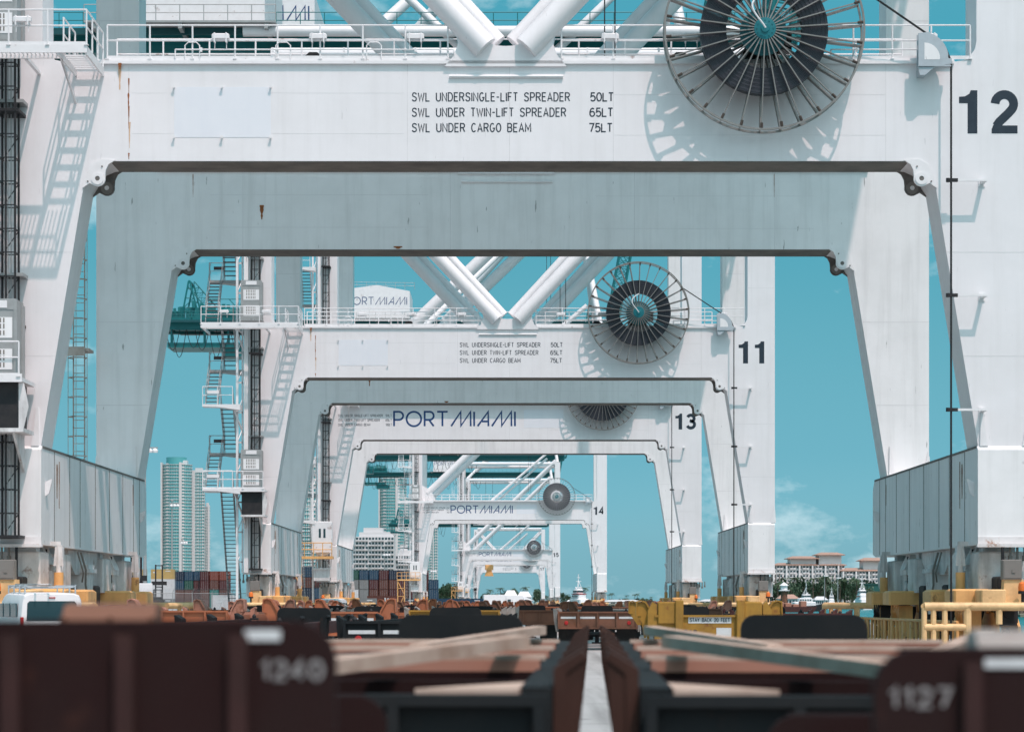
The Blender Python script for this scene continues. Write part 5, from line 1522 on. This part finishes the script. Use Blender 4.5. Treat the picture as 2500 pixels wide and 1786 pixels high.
stack('big stack right of crane 13', 866, 620, [['grey','white','grey','green'],['maroon','grey','grey','blue'],['brown','brown','maroon','blue'],['maroon','brown','brown','maroon'],['brown','maroon','brown','navy'],['brown','brown','maroon','navy'],['red','maroon','grey','grey'],['brown','brown','maroon','maroon'],['navy','blue','blue',None]], 6.06, Q, 1.85+0.85)
container('rust brown container lettered tex in front of the big stack', PX(944,540), 540, 0.6, 9.1, 'brown', 0, 'tex')
container('navy container right of the one lettered tex', PX(998,545), 545, 0, 2.99*1.4, 'navy', 0)
container('long blue container lying below the far cranes', PX(1120,560), 560, 0, 12.19, 'blue', 0)
container('pale grey container left of the one lettered tex', PX(888,530), 530, 0, 6.06, 'grey', 0)
container('white container standing behind the stairs of crane 11', PX(547,300), 300, 0, 2.99, 'white', 0)

# ------------------------------------------------------------------ lamp masts, fence, stackers, truck
def lamp(label, px, pytop, Y, heads=3):
    H_ = PZ(pytop, Y)
    t = thing('lamp_mast', label, 'lamp mast', (PX(px,Y),Y,0), 0, 'tall lamp masts in the yard')
    add('pole', ('lp',round(H_,1)), lambda m: (m.tube((0,0,0),(0,0,H_),0.32,10,0.14), m.lathe([(0.5,0),(0.5,0.4),(0.33,0.5)],(0,0,0),'z',12)), M['galv'], t)
    add('crossarm', ('lc',round(H_,1)), lambda m: (m.box(-0.9,2.0,-0.12,0.12,H_-0.9,H_-0.7), m.lathe([(0.35,H_-0.1),(0.4,H_+0.2),(0.1,H_+0.5)],(0,0,0),'z',12)), M['galv'], t)
    for i in range(heads):
        add('lamp_head', 'lhead', lambda m: m.lathe([(0.42,-0.45),(0.48,-0.15),(0.3,0.1),(0.1,0.2)],(0,0,0),'z',14), M['white_small'], t, (-0.1+0.85*i,-0.25,H_-1.1))
    return t
lamp('tall lamp mast right of the left leg of the nearest crane', 354, 1080, 350)
lamp('tall thin lamp mast in front of the condominium tower', 420, 1222, 600)
lamp('shorter lamp mast at the right of the condominium front', 445, 1316, 800)
lamp('small lamp mast beside the left foot of the nearest crane', 342, 1306, 800)
lamp('lamp mast in front of the white stepped apartment block', 939, 1345, 760)
lamp('lamp mast left of the distant cranes by the green trees', 1054, 1386, 900)
lamp('thin lamp mast before the resort trees', 2013, 1400, 1300)
lamp('second thin lamp mast before the resort trees', 2045, 1405, 1320)

def fence(label, x0, x1, Y):
    t = thing('chain_link_fence', label, 'fence', (x0,Y,0))
    n = int((x1-x0)/1.6)
    for i in range(n+1):
        add('post', 'fpo', lambda m: (m.tube((0,0,0),(0,0,2.5),0.035,6), m.tube((0,0,2.5),(0.18,-0.18,2.85),0.025,5)), M['galv'], t, ((x1-x0)*i/n,0,0))
    def mesh(m):
        L_ = x1-x0; k = 0.16
        x = -2.4
        while x < L_:
            for sg in (1,-1):
                a = (x, 0.0); b = (x+2.4, 2.4)
                xa, za, xb, zb_ = (x,0.05,x+2.4,2.45) if sg > 0 else (x,2.45,x+2.4,0.05)
                if xa < 0: tt = -xa/2.4; xa = 0; za = za+(zb_-za)*tt
                if xb > L_: tt = (xb-L_)/2.4; xb = L_; zb_ = zb_-(zb_-(0.05 if sg>0 else 2.45))*tt
                if xb > xa: m.tube((xa,0.02,za),(xb,0.02,zb_),0.008,3,None,False)
            x += k
        for z in (0.08,2.45): m.tube((0,0,z),(L_,0,z),0.025,5)
        for z in (2.6,2.72,2.84): m.tube((0,-0.05*(z-2.5)*8,z),(L_,-0.05*(z-2.5)*8,z),0.008,3)
    add('wire_mesh', None, mesh, M['galv'], t)
fence('chain link fence left of crane 11, before the stacked containers', -34, -21.5, 205)

def stacker(label, x, y, rz, hgt):
    t = thing('mast_truck', label, 'forklift', (x,y,0), rz, 'black container handlers')
    add('body', 'stb', lambda m: (m.bbox(-1.3,1.3,0,5.5,0.8,2.2,0.1), m.bbox(-1.2,1.2,4,5.6,1.2,2.8,0.2)), M['dark'], t)
    add('cab', 'stc', lambda m: ([m.box(x_-0.06,x_+0.06,y_-0.06,y_+0.06,2.2,4.2) for x_ in (-0.8,0.8) for y_ in (1.4,3.0)], m.box(-0.95,0.95,1.2,3.2,4.2,4.35), m.box(-0.8,0.8,1.45,3.0,2.2,2.5)), M['dark'], t)
    add('mast', ('stm',hgt), lambda m: ([m.box(x_-0.14,x_+0.14,-0.5,-0.15,0.2,hgt) for x_ in (-0.7,0.7)], [m.box(-0.7,0.7,-0.42,-0.25,z,z+0.2) for z in (0.6,hgt*0.5,hgt-0.3)], m.box(-1.6,1.6,-0.8,-0.5,hgt*0.55,hgt*0.55+0.8)), M['dark'], t)
    for x_ in (-1.1,1.1):
        for y_ in (0.7,4.6):
            add('wheel', 'stw', lambda m: m.lathe([(0.0,-0.25),(0.7,-0.25),(0.75,0),(0.7,0.25),(0.0,0.25)],(0,0,0),'x',18), M['tyre'], t, (x_,y_,0.75))
    return t
stacker('black container handler with a raised mast behind the nearest left foot', PX(334,330), 330, 0, 8.6)
stacker('black container handler in front of the ochre containers', PX(388,480), 480, R(15), 9.6)

def truck(label, x, y, rz, c='white'):
    t = thing('box_truck', label, 'truck', (x,y,0), rz, 'white trucks in the yard')
    add('cargo_box', 'tkb', lambda m: m.bbox(-1.25,1.25,0,6.2,1.0,3.8,0.06), M['white_small'], t)
    cb = add('cab', 'tkc', lambda m: m.prism([(6.4,0.7),(8.3,0.7),(8.3,1.7),(7.9,2.7),(6.4,2.8)],-1.15,1.15,'x'), M['white_small'], t)
    add('window', 'tkw', lambda m: (m.box(-1.17,-1.14,6.7,7.7,1.8,2.5), m.box(1.14,1.17,6.7,7.7,1.8,2.5), m.box(-1.0,1.0,8.12,8.2,1.75,2.3)), M['glass'], cb)
    for x_ in (-1.0,1.0):
        for y_ in (1.4,2.5,7.3):
            add('wheel', 'ttyre', tyre_fn, M['tyre'], t, (x_,y_,0.51))
    return t
truck('white truck parked left of the fence behind crane 12', PX(372,260), 260, R(100))
truck('white truck below the long blue container, facing right', PX(1180,640), 640, R(-80))
truck('white truck right of the long blue container', PX(1230,700), 700, R(-60))

# ------------------------------------------------------------------ land, buildings, trees, boats
struct('island', lambda m: m.prism([(120,1330),(420,1290),(900,1320),(1100,1700),(500,1900),(150,1600)], -3, 0.8, 'z'), M['land'])
struct('mainland', lambda m: m.prism([(-6000,1180.5),(15,1180.5),(150,1900),(330,2500),(900,2600),(900,4200),(-6000,4200)], -3, 0.6, 'z'), M['land'])

def tower(label, px0, px1, pytop, Y, floors, round_=True, core='glass_teal', steps=None, fin=None):
    x0, x1 = PX(px0,Y), PX(px1,Y); H_ = PZ(pytop,Y); cx = (x0+x1)/2; w = (x1-x0)/2
    t = thing('condominium_tower', label, 'building', (cx,Y,0), 0, 'apartment towers on the skyline')
    fh = H_/floors
    def outline(k, d_=0.0):
        if round_:
            return [((w+d_)*math.cos(R(a)), (0.75*w+d_)*math.sin(R(a))) for a in range(0,360,12)]
        return [(-w-d_,-0.5*w-d_),(w+d_,-0.5*w-d_),(w+d_,0.5*w+d_),(-w-d_,0.5*w+d_)]
    add('wall', None, lambda m: m.prism(outline(0), 0, H_, 'z'), M[core], t)
    me = None
    for i in range(1, floors+1):
        def slab(m):
            m.prism(outline(0,0.55), -0.22, 0.16, 'z')
            # parapet in stretches, with openings
            if not round_:
                n = 9
                for k in range(n):
                    if k % 3 != 1: continue
                    xa = -w-1.2+(2*w+2.4)*k/n
                    m.box(xa, xa+(2*w+2.4)/n*0.86, -0.5*w-0.54, -0.5*w-0.44, 0.16, 1.0)
            else:
                for a in range(190,350,20):
                    if a % 60 < 40: continue
                    p = [((w+0.52)*math.cos(R(b)), (0.75*w+0.52)*math.sin(R(b))) for b in (a,a+7,a+14)]
                    q = [((w+0.42)*math.cos(R(b)), (0.75*w+0.42)*math.sin(R(b))) for b in (a+14,a+7,a)]
                    m.prism(p+q, 0.12, 1.05, 'z')
        add('balcony', ('slab',label), slab, M['concrete_white'], t, (0,0,fh*i-0.3))
    def fins(m):
        for f in (fin or ((-0.98,-0.9),(0.25,0.42))):
            m.box(f[0]*w, f[1]*w, (-0.75*w if round_ else -0.5*w)-0.8, 0, 0, H_+1.5)
        m.box(-0.5*w,0.7*w,-0.2*w,0.4*w,H_,H_+fh*1.3)
    add('fin_wall', None, fins, M['concrete_white'], t)
    # window mullions that break up the glass
    def mull(m):
        if round_:
            for a in range(184,358,9):
                m.tube(((w+0.1)*math.cos(R(a)),(0.75*w+0.1)*math.sin(R(a)),0),((w+0.1)*math.cos(R(a)),(0.75*w+0.1)*math.sin(R(a)),H_),0.10,4)
        else:
            n = max(6, int(w/1.6))
            for i in range(n+1):
                x = -w+2*w*i/n; m.box(x-0.2,x+0.2,-0.5*w-0.2,-0.5*w,0,H_)
    add('mullion', None, mull, M['concrete_white'], t)
    return t
t1 = tower('tall round glass condominium with white balconies left of crane 11', 396, 469, 1134, 2000, 44, True)
add('crown', None, lambda m: (m.ring((0,0),8.6,9.0,0,6.5,32),), M['glass_teal'], t1, (-1,3.5,PZ(1134,2000)))
for c_ in t1.children:
    if c_.name.startswith('crown'): c_.rotation_euler = (R(90),0,0)
tower('lower right wing of the glass condominium, squarer with white edge', 470, 500, 1152, 2012, 42, False, fin=((-1.05,-0.5),))
tower('lowest stepped wing of the glass condominium at its right edge', 501, 512, 1236, 2020, 34, False, fin=((0.3,1.0),))
tower('blue glass tower with red scaffolding between cranes 11 and 13', 738, 772, 1118, 1700, 34, False, core='glass_teal')
tower('round banded tower behind the girder ends of the far cranes', 925, 992, 1168, 2300, 40, True, core='glass_teal')
tower('narrow banded tower right of the lift mast of crane 14', 990, 1022, 1215, 2100, 36, False)
tower('slim banded tower seen between cranes 14 and 15', 1038, 1068, 1225, 2200, 36, False)

def block(label, px0, px1, pytop, Y, floors, bays):
    x0, x1 = PX(px0,Y), PX(px1,Y); H_ = PZ(pytop,Y); L_ = x1-x0; fh = H_/floors
    t = thing('apartment_block', label, 'building', (x0,Y,0), 0, 'apartment blocks')
    add('wall', None, lambda m: (m.box(0,L_,0,16,0,H_-2*fh), m.box(L_*0.16,L_,2,16,H_-2*fh,H_-fh), m.box(L_*0.26,L_*0.72,4,16,H_-fh,H_)), M['concrete_white'], t)
    for i in range(floors-2):
        for k in range(bays):
            add('window', ('bw',label), lambda m: m.box(0.0,L_/bays*0.70,-0.05,0.0,0,fh*0.5), M['glass'], t, (L_/bays*(k+0.15),0,fh*(i+0.32)))
        add('balcony', ('bb',label,i%2), lambda m, i=i: [m.box(L_/bays*k+0.05,L_/bays*(k+1)-0.15,-1.5,0.0,0,fh*0.22) for k in range(bays) if (k+i) % 5], M['concrete_white'], t, (0,0,fh*i+0.05))
    return t
block('white stepped apartment block right of crane 13', 860, 962, 1287, 1300, 17, 13)
block('low white apartment block under the far cranes', 966, 1004, 1330, 1320, 12, 6)

def resort(label, px0, px1, pytop, Y, floors, bays, tiers):
    x0, x1 = PX(px0,Y), PX(px1,Y); H_ = PZ(pytop,Y); L_ = x1-x0; fh = H_/floors
    t = thing('resort_building', label, 'building', (x0,Y,0), 0, 'resort buildings')
    add('wall', None, lambda m: m.box(0,L_,0,18,0,H_), M['render_cream'], t)
    bw = L_/bays
    for i in range(floors):
        for k in range(bays):
            add('window', ('rw',label), lambda m: m.prism([(0,0),(bw*0.54,0),(bw*0.54,fh*0.42),(bw*0.43,fh*0.52),(bw*0.11,fh*0.52),(0,fh*0.42)], -0.08, 0.02), M['glass'], t, (bw*(k+0.19),0,fh*(i+0.2)))
        add('balcony', ('rb',label,i % 2), lambda m, i=i: [m.box(bw*k+bw*0.08,bw*(k+1)-bw*0.08,-1.6,0.0,0,fh*0.30) for k in range(bays) if (k % 4) in (1,2)], M['render_cream'], t, (0,0,fh*i))
    add('pier', None, lambda m: [m.box(bw*k-0.5,bw*k+0.5,-1.9,0,0,H_) for k in range(0,bays+1,4)], M['render_cream'], t)
    for (a, b, dz, hh) in tiers:
        xa, xb = L_*a, L_*b; z = H_+dz
        def tier(m):
            if dz > 0.1: m.box(xa+1,xb-1,1,17,H_,z)
        if dz > 0.1: add('penthouse', None, tier, M['render_cream'], t)
        def roof(m):
            m.add([(xa-1,-2,z),(xb+1,-2,z),(xb+1,19,z),(xa-1,19,z),(xa+3,5,z+hh*.6),(xb-3,5,z+hh*.6),(xb-3,12,z+hh*.6),(xa+3,12,z+hh*.6),(xa-1,-2,z-0.4),(xb+1,-2,z-0.4),(xb+1,19,z-0.4),(xa-1,19,z-0.4)],
                  [(0,1,5,4),(1,2,6,5),(2,3,7,6),(3,0,4,7),(4,5,6,7),(8,9,1,0),(9,10,2,1),(10,11,3,2),(11,8,0,3),(11,10,9,8)])
        add('roof', None, roof, M['roof_tile'], t)
    return t
resort('large cream resort with terracotta roofs on the far shore', 1888, 2062, 1378, 1450, 9, 22, ((0.02,0.6,0.0,2.2),(0.22,0.62,4.2,2.4),(0.62,0.98,6.5,2.6),(0.66,1.0,0.0,2.0)))
resort('smaller cream resort wing with a red roof, half behind the near leg', 2058, 2160, 1392, 1440, 8, 13, ((0.0,1.0,0.0,3.0),(0.45,1.0,6.5,3.0)))
gw = thing('green_shed', 'dark green shed at the foot of the resort', 'shed', (PX(2125,1380),1380,0))
add('wall', None, lambda m: m.box(-10,10,0,8,0,PZ(1426,1380)), M['green_wall'], gw)
add('roof', None, lambda m: m.prism([(-10.5,0),(10.5,0),(10.2,0.6),(-10.2,0.6)],-0.4,8.4), M['green_wall'], gw, (0,0,PZ(1426,1380)))

def house(label, px0, px1, py, Y, roof='roof_tile'):
    x0, x1 = PX(px0,Y), PX(px1,Y); H_ = PZ(py,Y); L_ = x1-x0
    t = thing('low_building', label, 'building', (x0,Y,0), 0, 'low buildings on the far shore')
    add('wall', None, lambda m: m.box(0,L_,0,10,0,H_*0.6), M['concrete_white'], t)
    add('roof', None, lambda m: m.add([(-0.6,-0.6,H_*0.6),(L_+0.6,-0.6,H_*0.6),(L_+0.6,10.6,H_*0.6),(-0.6,10.6,H_*0.6),(L_*0.2,5,H_),(L_*0.8,5,H_)],[(0,1,5,4),(1,2,5),(2,3,4,5),(3,0,4),(3,2,1,0)]), M[roof], t)
    for i in range(6):
        add('window', ('hw',label), lambda m: m.box(0,L_/9,-0.05,0.02,0,H_*0.28), M['glass'], t, (L_*(0.05+0.16*i),0,H_*0.2))
    return t
house('pinkish roofed villa among palms left of the far crane foot', 1232, 1262, 1440, 1400, 'render_cream')
house('second pale roofed villa behind the far cranes', 1264, 1296, 1443, 1420, 'render_cream')
house('long white shed with dark windows under the far crane portal', 1210, 1300, 1456, 1150, 'concrete_white')
house('long low white sheds at the quay end right of crane 14', 1470, 1570, 1463, 1900, 'concrete_white')
house('low white sheds on the skyline between cranes 13 and 11', 1705, 1790, 1462, 2300, 'concrete_white')
house('white marina hall with red roof below the resort', 1900, 1950, 1450, 1310)
house('small white boathouse between the resort trees', 1990, 2020, 1455, 1312, 'concrete_white')

# trees
def crown_mesh(seed, w, h, n, size):
    rs = random.Random(seed)
    mb = MB()
    cl = []
    for i in range(11):
        a = rs.uniform(0,6.28); rr = rs.uniform(0.1,0.62)*w; z = rs.uniform(0.25,0.95)*h
        cl.append((rr*math.cos(a), rr*math.sin(a), z, rs.uniform(0.28,0.5)*w*(1.15-0.5*z/h)))
    for i in range(n):
        c = rs.choice(cl)
        d_ = Vector((rs.gauss(0,1),rs.gauss(0,1),rs.gauss(0,0.8))).normalized()*c[3]*rs.uniform(0.55,1.05)
        p = Vector(c[:3])+d_
        u = Vector((rs.gauss(0,1),rs.gauss(0,1),rs.gauss(0,1))).normalized(); v = u.orthogonal().normalized()
        s_ = size*rs.uniform(0.6,1.3)
        mb.add([p-u*s_-v*s_*0.5,p+u*s_-v*s_*0.5,p+u*s_*0.9+v*s_*0.5,p-u*s_*0.7+v*s_*0.6],[(0,1,2,3)])
    return mb.mesh('crown')
CROWNS = [crown_mesh(s_, 1.0, 1.0, 520, 0.075) for s_ in (1,2,3,4)]
def trunk_fn(m):
    m.tube((0,0,0),(0.02,0.02,0.5),0.05,7,0.03)
    for a in range(5): m.tube((0.02,0.02,0.42),(0.35*math.cos(a*1.3),0.35*math.sin(a*1.3),0.75),0.025,5,0.01)
TREE_P = {}
def tree(label, px, Y, pytop, wfac, k, group, z0=0.6):
    h = PZ(pytop,Y)-z0
    t = thing('broadleaf_tree', label, 'tree', (PX(px,Y),Y,z0), (k*1.7) % 6, group)
    t.scale = (1,1,1)
    c = link('crown', CROWNS[k % 4], M['leaf'], t, (0,0,0.08*h)); c.scale = (h*wfac,h*wfac,h*0.92)
    tr = add('trunk', 'trunk', trunk_fn, M['bark'], t); tr.scale = (h,h,h)
    return t
def palm_mesh(seed):
    rs = random.Random(seed); mb = MB()
    for i in range(15):
        a = i*2*math.pi/15+rs.uniform(-.15,.15); droop = rs.uniform(0.25,1.0); L_ = rs.uniform(0.26,0.34)
        pts = []
        for k in range(6):
            t = k/5
            pts.append(Vector((math.cos(a)*L_*t*(1.05-0.25*droop*t), math.sin(a)*L_*t*(1.05-0.25*droop*t), 0.96+0.12*t*(1.1-droop)*1.4-0.26*droop*t*t)))
        side = Vector((-math.sin(a),math.cos(a),0))
        for k in range(5):
            p, q = pts[k], pts[k+1]
            for s_ in (-1,1):
                for f in (0.0,0.5):
                    b = p.lerp(q,f); b2 = p.lerp(q,f+0.38)
                    tip = b.lerp(b2,0.9)+side*s_*0.075*(1-0.5*k/5)-Vector((0,0,0.035))
                    mb.add([b,b2,tip],[(0,1,2)])
    return mb.mesh('crown')
PALMS = [palm_mesh(s_) for s_ in (5,6,7)]
def ptrunk(m):
    m.path([(0,0,0),(0.008,0,0.3),(0.004,0.01,0.6),(0,0,0.97)],0.016,6)
def palm(label, px, Y, pytop, k, group, z0=0.6):
    h = PZ(pytop,Y)-z0
    t = thing('palm_tree', label, 'palm tree', (PX(px,Y),Y,z0), k*0.9, group)
    c = link('crown', PALMS[k % 3], M['palm'], t); c.scale = (h*1.15,h*1.15,h)
    tr = add('trunk', 'ptrunk', ptrunk, M['bark'], t); tr.scale = (h*1.2,h*1.2,h)
    return t
rt = random.Random(11)
NTH = ['first','second','third','fourth','fifth','sixth','seventh','eighth','ninth','tenth','eleventh','twelfth','thirteenth','fourteenth','fifteenth','sixteenth','seventeenth','eighteenth','nineteenth','twentieth','twenty-first','twenty-second']
g1 = 'trees on the shore below the resort'
for i in range(22):
    px = 1886+11.2*i+rt.uniform(-4,4)
    tree('%s round tree from the left in the belt below the resort' % NTH[i], px, 1335+rt.uniform(0,70), 1426+rt.uniform(-12,10), rt.uniform(0.45,0.7), i, g1, 0.8)
for i in range(6):
    palm('%s tall palm from the left above the belt below the resort' % NTH[i], 1905+38*i+rt.uniform(-8,8), 1345, 1412+rt.uniform(-8,8), i, 'palms below the resort', 0.8)
g2 = 'trees beside the far cranes'
for i in range(7):
    tree('%s dark tree from the left in the clump by the far crane feet' % NTH[i], 1062+8.6*i+rt.uniform(-2,2), 1230+rt.uniform(0,40), 1431+rt.uniform(-4,8), 0.55, i, g2)
for i in range(16):
    tree('%s low tree from the left in the line behind the far cranes' % NTH[i], 1176+14*i+rt.uniform(-4,4), 1450+rt.uniform(0,80), 1448+rt.uniform(-8,8), 0.6, i+2, 'far tree line behind the cranes')
for i, (px, py) in enumerate(((1196,1438),(1222,1434),(1246,1444),(1282,1432),(1313,1440),(1406,1446),(1420,1438),(1428,1433),(1487,1450),(1494,1447),(1530,1452),(1549,1450),(1556,1448),(1590,1456))):
    palm('%s palm from the left on the far skyline, %s' % (NTH[i], 'right of crane 14' if px > 1470 else 'behind the far cranes' if px < 1400 else 'behind the white harbour vessel'), px, 1650 if px < 1450 else 2100, py, i, 'far palms')
for i in range(10):
    tree('%s low bush from the left in the distant strip beyond crane 14' % NTH[i], 1488+11*i+rt.uniform(-3,3), 2150+rt.uniform(0,60), 1460+rt.uniform(-2,3), 0.9, i, 'distant green strip')
for i in range(4):
    tree('%s feathery tree from the left at the right edge behind crane 12' % NTH[i], 2492+9*i, 640+20*i, 1382+14*i, 0.35, i, 'trees at the right edge', -1.5)
struct('spit', lambda m: m.prism([(135,600),(230,600),(240,900),(150,880)], -3, -1.5, 'z'), M['land'])

# boats
def vessel(label, x, y, L_, sc, rz, hullc, stripe=True, name='harbour_vessel', cat='ship'):
    t = thing(name, label, cat, (x,y,-2.2), rz, 'vessels in the harbour')
    def hull(m):
        secs = [(-0.5,0.82,0.0,0.13),(-0.3,1.0,0.0,0.12),(0.2,1.0,0.0,0.14),(0.4,0.6,0.02,0.18),(0.5,0.06,0.10,0.21)]
        vs_ = []; fs = []
        for u, w, z0, z1 in secs:
            for wx, z in ((-w*0.8,z0-0.03),(-w,z1),(w,z1),(w*0.8,z0-0.03)): vs_.append((u*L_, wx*0.13*L_, z*L_))
        for i in range(len(secs)-1):
            for k in range(4):
                a = i*4+k; b = i*4+(k+1)%4
                fs.append((a, a+4, b+4, b))
        fs += [(0,1,2,3),tuple(range(len(secs)*4-1,len(secs)*4-5,-1))]
        m.add(vs_, fs)
    h = add('hull', None, hull, hullc, t)
    b0 = 0.13*L_
    d1 = add('superstructure', None, lambda m: (m.bbox(-0.32*L_,0.22*L_,-0.1*L_,0.1*L_,b0,b0+0.10*L_,0.02*L_), m.bbox(-0.2*L_,0.14*L_,-0.085*L_,0.085*L_,b0+0.10*L_,b0+0.19*L_,0.02*L_), m.bbox(-0.1*L_,0.1*L_,-0.07*L_,0.07*L_,b0+0.19*L_,b0+0.28*L_,0.02*L_)), M['white_small'], t)
    for i in range(5):
        for s_ in (-1,1):
            add('window', ('vw',label), lambda m: m.box(-0.018*L_,0.018*L_,-0.004*L_,0.004*L_,0,0.035*L_), M['glass'], d1, ((-0.08+0.04*i)*L_,s_*0.07*L_,b0+0.22*L_))
            add('window', ('vw2',label), lambda m: m.box(-0.02*L_,0.02*L_,-0.004*L_,0.004*L_,0,0.03*L_), M['glass'], d1, ((-0.16+0.06*i)*L_,s_*0.085*L_,b0+0.13*L_))
    for i in range(4):
        add('window', ('vw3',label), lambda m: m.box(-0.004*L_,0.004*L_,-0.014*L_,0.014*L_,0,0.035*L_), M['glass'], d1, (-0.1*L_,(-0.045+0.03*i)*L_,b0+0.22*L_))
    if stripe:
        add('stripe', None, lambda m: m.box(-0.205*L_,0.145*L_,-0.088*L_,0.088*L_,b0+0.185*L_,b0+0.197*L_), M['red'], d1)
    def mst(m):
        z = b0+0.28*L_
        m.tube((0,0,z),(0,0,z+0.28*L_),0.008*L_,6); m.box(-0.01*L_,0.01*L_,-0.05*L_,0.05*L_,z+0.14*L_,z+0.15*L_)
        m.box(-0.01*L_,0.01*L_,-0.03*L_,0.03*L_,z+0.21*L_,z+0.22*L_)
        for s_ in (-1,1): m.tube((-0.07*L_,s_*0.05*L_,z),(0,0,z+0.16*L_),0.005*L_,5); m.lathe([(0.0,0),(0.02*L_,0.01*L_),(0.02*L_,0.03*L_),(0,0.045*L_)],(0.02*L_,s_*0.04*L_,z),'z',10)
    add('mast', None, mst, M['white_small'], t)
    return t
vessel('white harbour vessel with red trim and mast beside the foot of crane 14', PX(1412,1020), 1020, 24, 1, R(110), M['white_small'])
vessel('white motor yacht moored below the dark green shed', PX(2104,1230), 1230, 26, 1, R(95), M['white_small'], False, 'motor_yacht', 'yacht')
vessel('small white yacht moored by the resort trees', PX(2030,1270), 1270, 18, 1, R(80), M['white_small'], False, 'motor_yacht', 'yacht')
vessel('dark hulled workboat left of the yachts', PX(1968,980), 980, 18, 1, R(10), M['dark'], False, 'workboat', 'boat')
def lighthouse(m):
    m.tube((0,0,0),(0,0,9),1.6,12,1.3); m.box(-2.2,2.2,-2.2,2.2,9,9.5); m.tube((0,0,9.5),(0,0,11.5),1.5,8,1.4); m.lathe([(1.9,11.5),(0.3,13)],(0,0,0),'z',8)
lh = thing('watch_tower', 'red and white watch tower before the resort at the water', 'tower', (PX(1914,1300),1300,0.8))
add('shaft', None, lambda m: m.tube((0,0,0),(0,0,7.5),2.0,8,1.8), TP['rustbrown'], lh)
add('cabin', None, lambda m: (m.box(-2.8,2.8,-2.8,2.8,7.5,8.0), m.tube((0,0,8),(0,0,10.5),2.0,8), m.lathe([(2.8,10.5),(0.3,12.4)],(0,0,0),'z',8)), M['white_small'], lh)
bb = thing('barge', 'low red brown barge moored across the channel', 'barge', (PX(1915,900),900,-2.2))
add('hull', None, lambda m: m.prism([(-11,0),(11,0),(12.5,2.2),(-12.5,2.2)],-4,4), TP['maroon'], bb)
add('cargo', None, lambda m: [m.bbox(-9+3*i,-6.6+3*i,-3,3,2.2,3.2+0.4*((i*3)%4),0.2) for i in range(6)], TP['salmon'], bb)
# kerb blocks on the quay edge
for i, yy in enumerate((112, 122)):
    o = add('concrete_block', 'cblk', lambda m: m.bbox(-0.6,0.6,-0.9,0.9,0.004,0.62,0.06), M['ground'], None, (18.2+0.1*i,yy,0))
    tag(o, ('concrete block on the quay edge nearer the bumper of crane 12','concrete block on the quay edge farther from the bumper')[i], 'concrete block', 'concrete blocks on the quay')
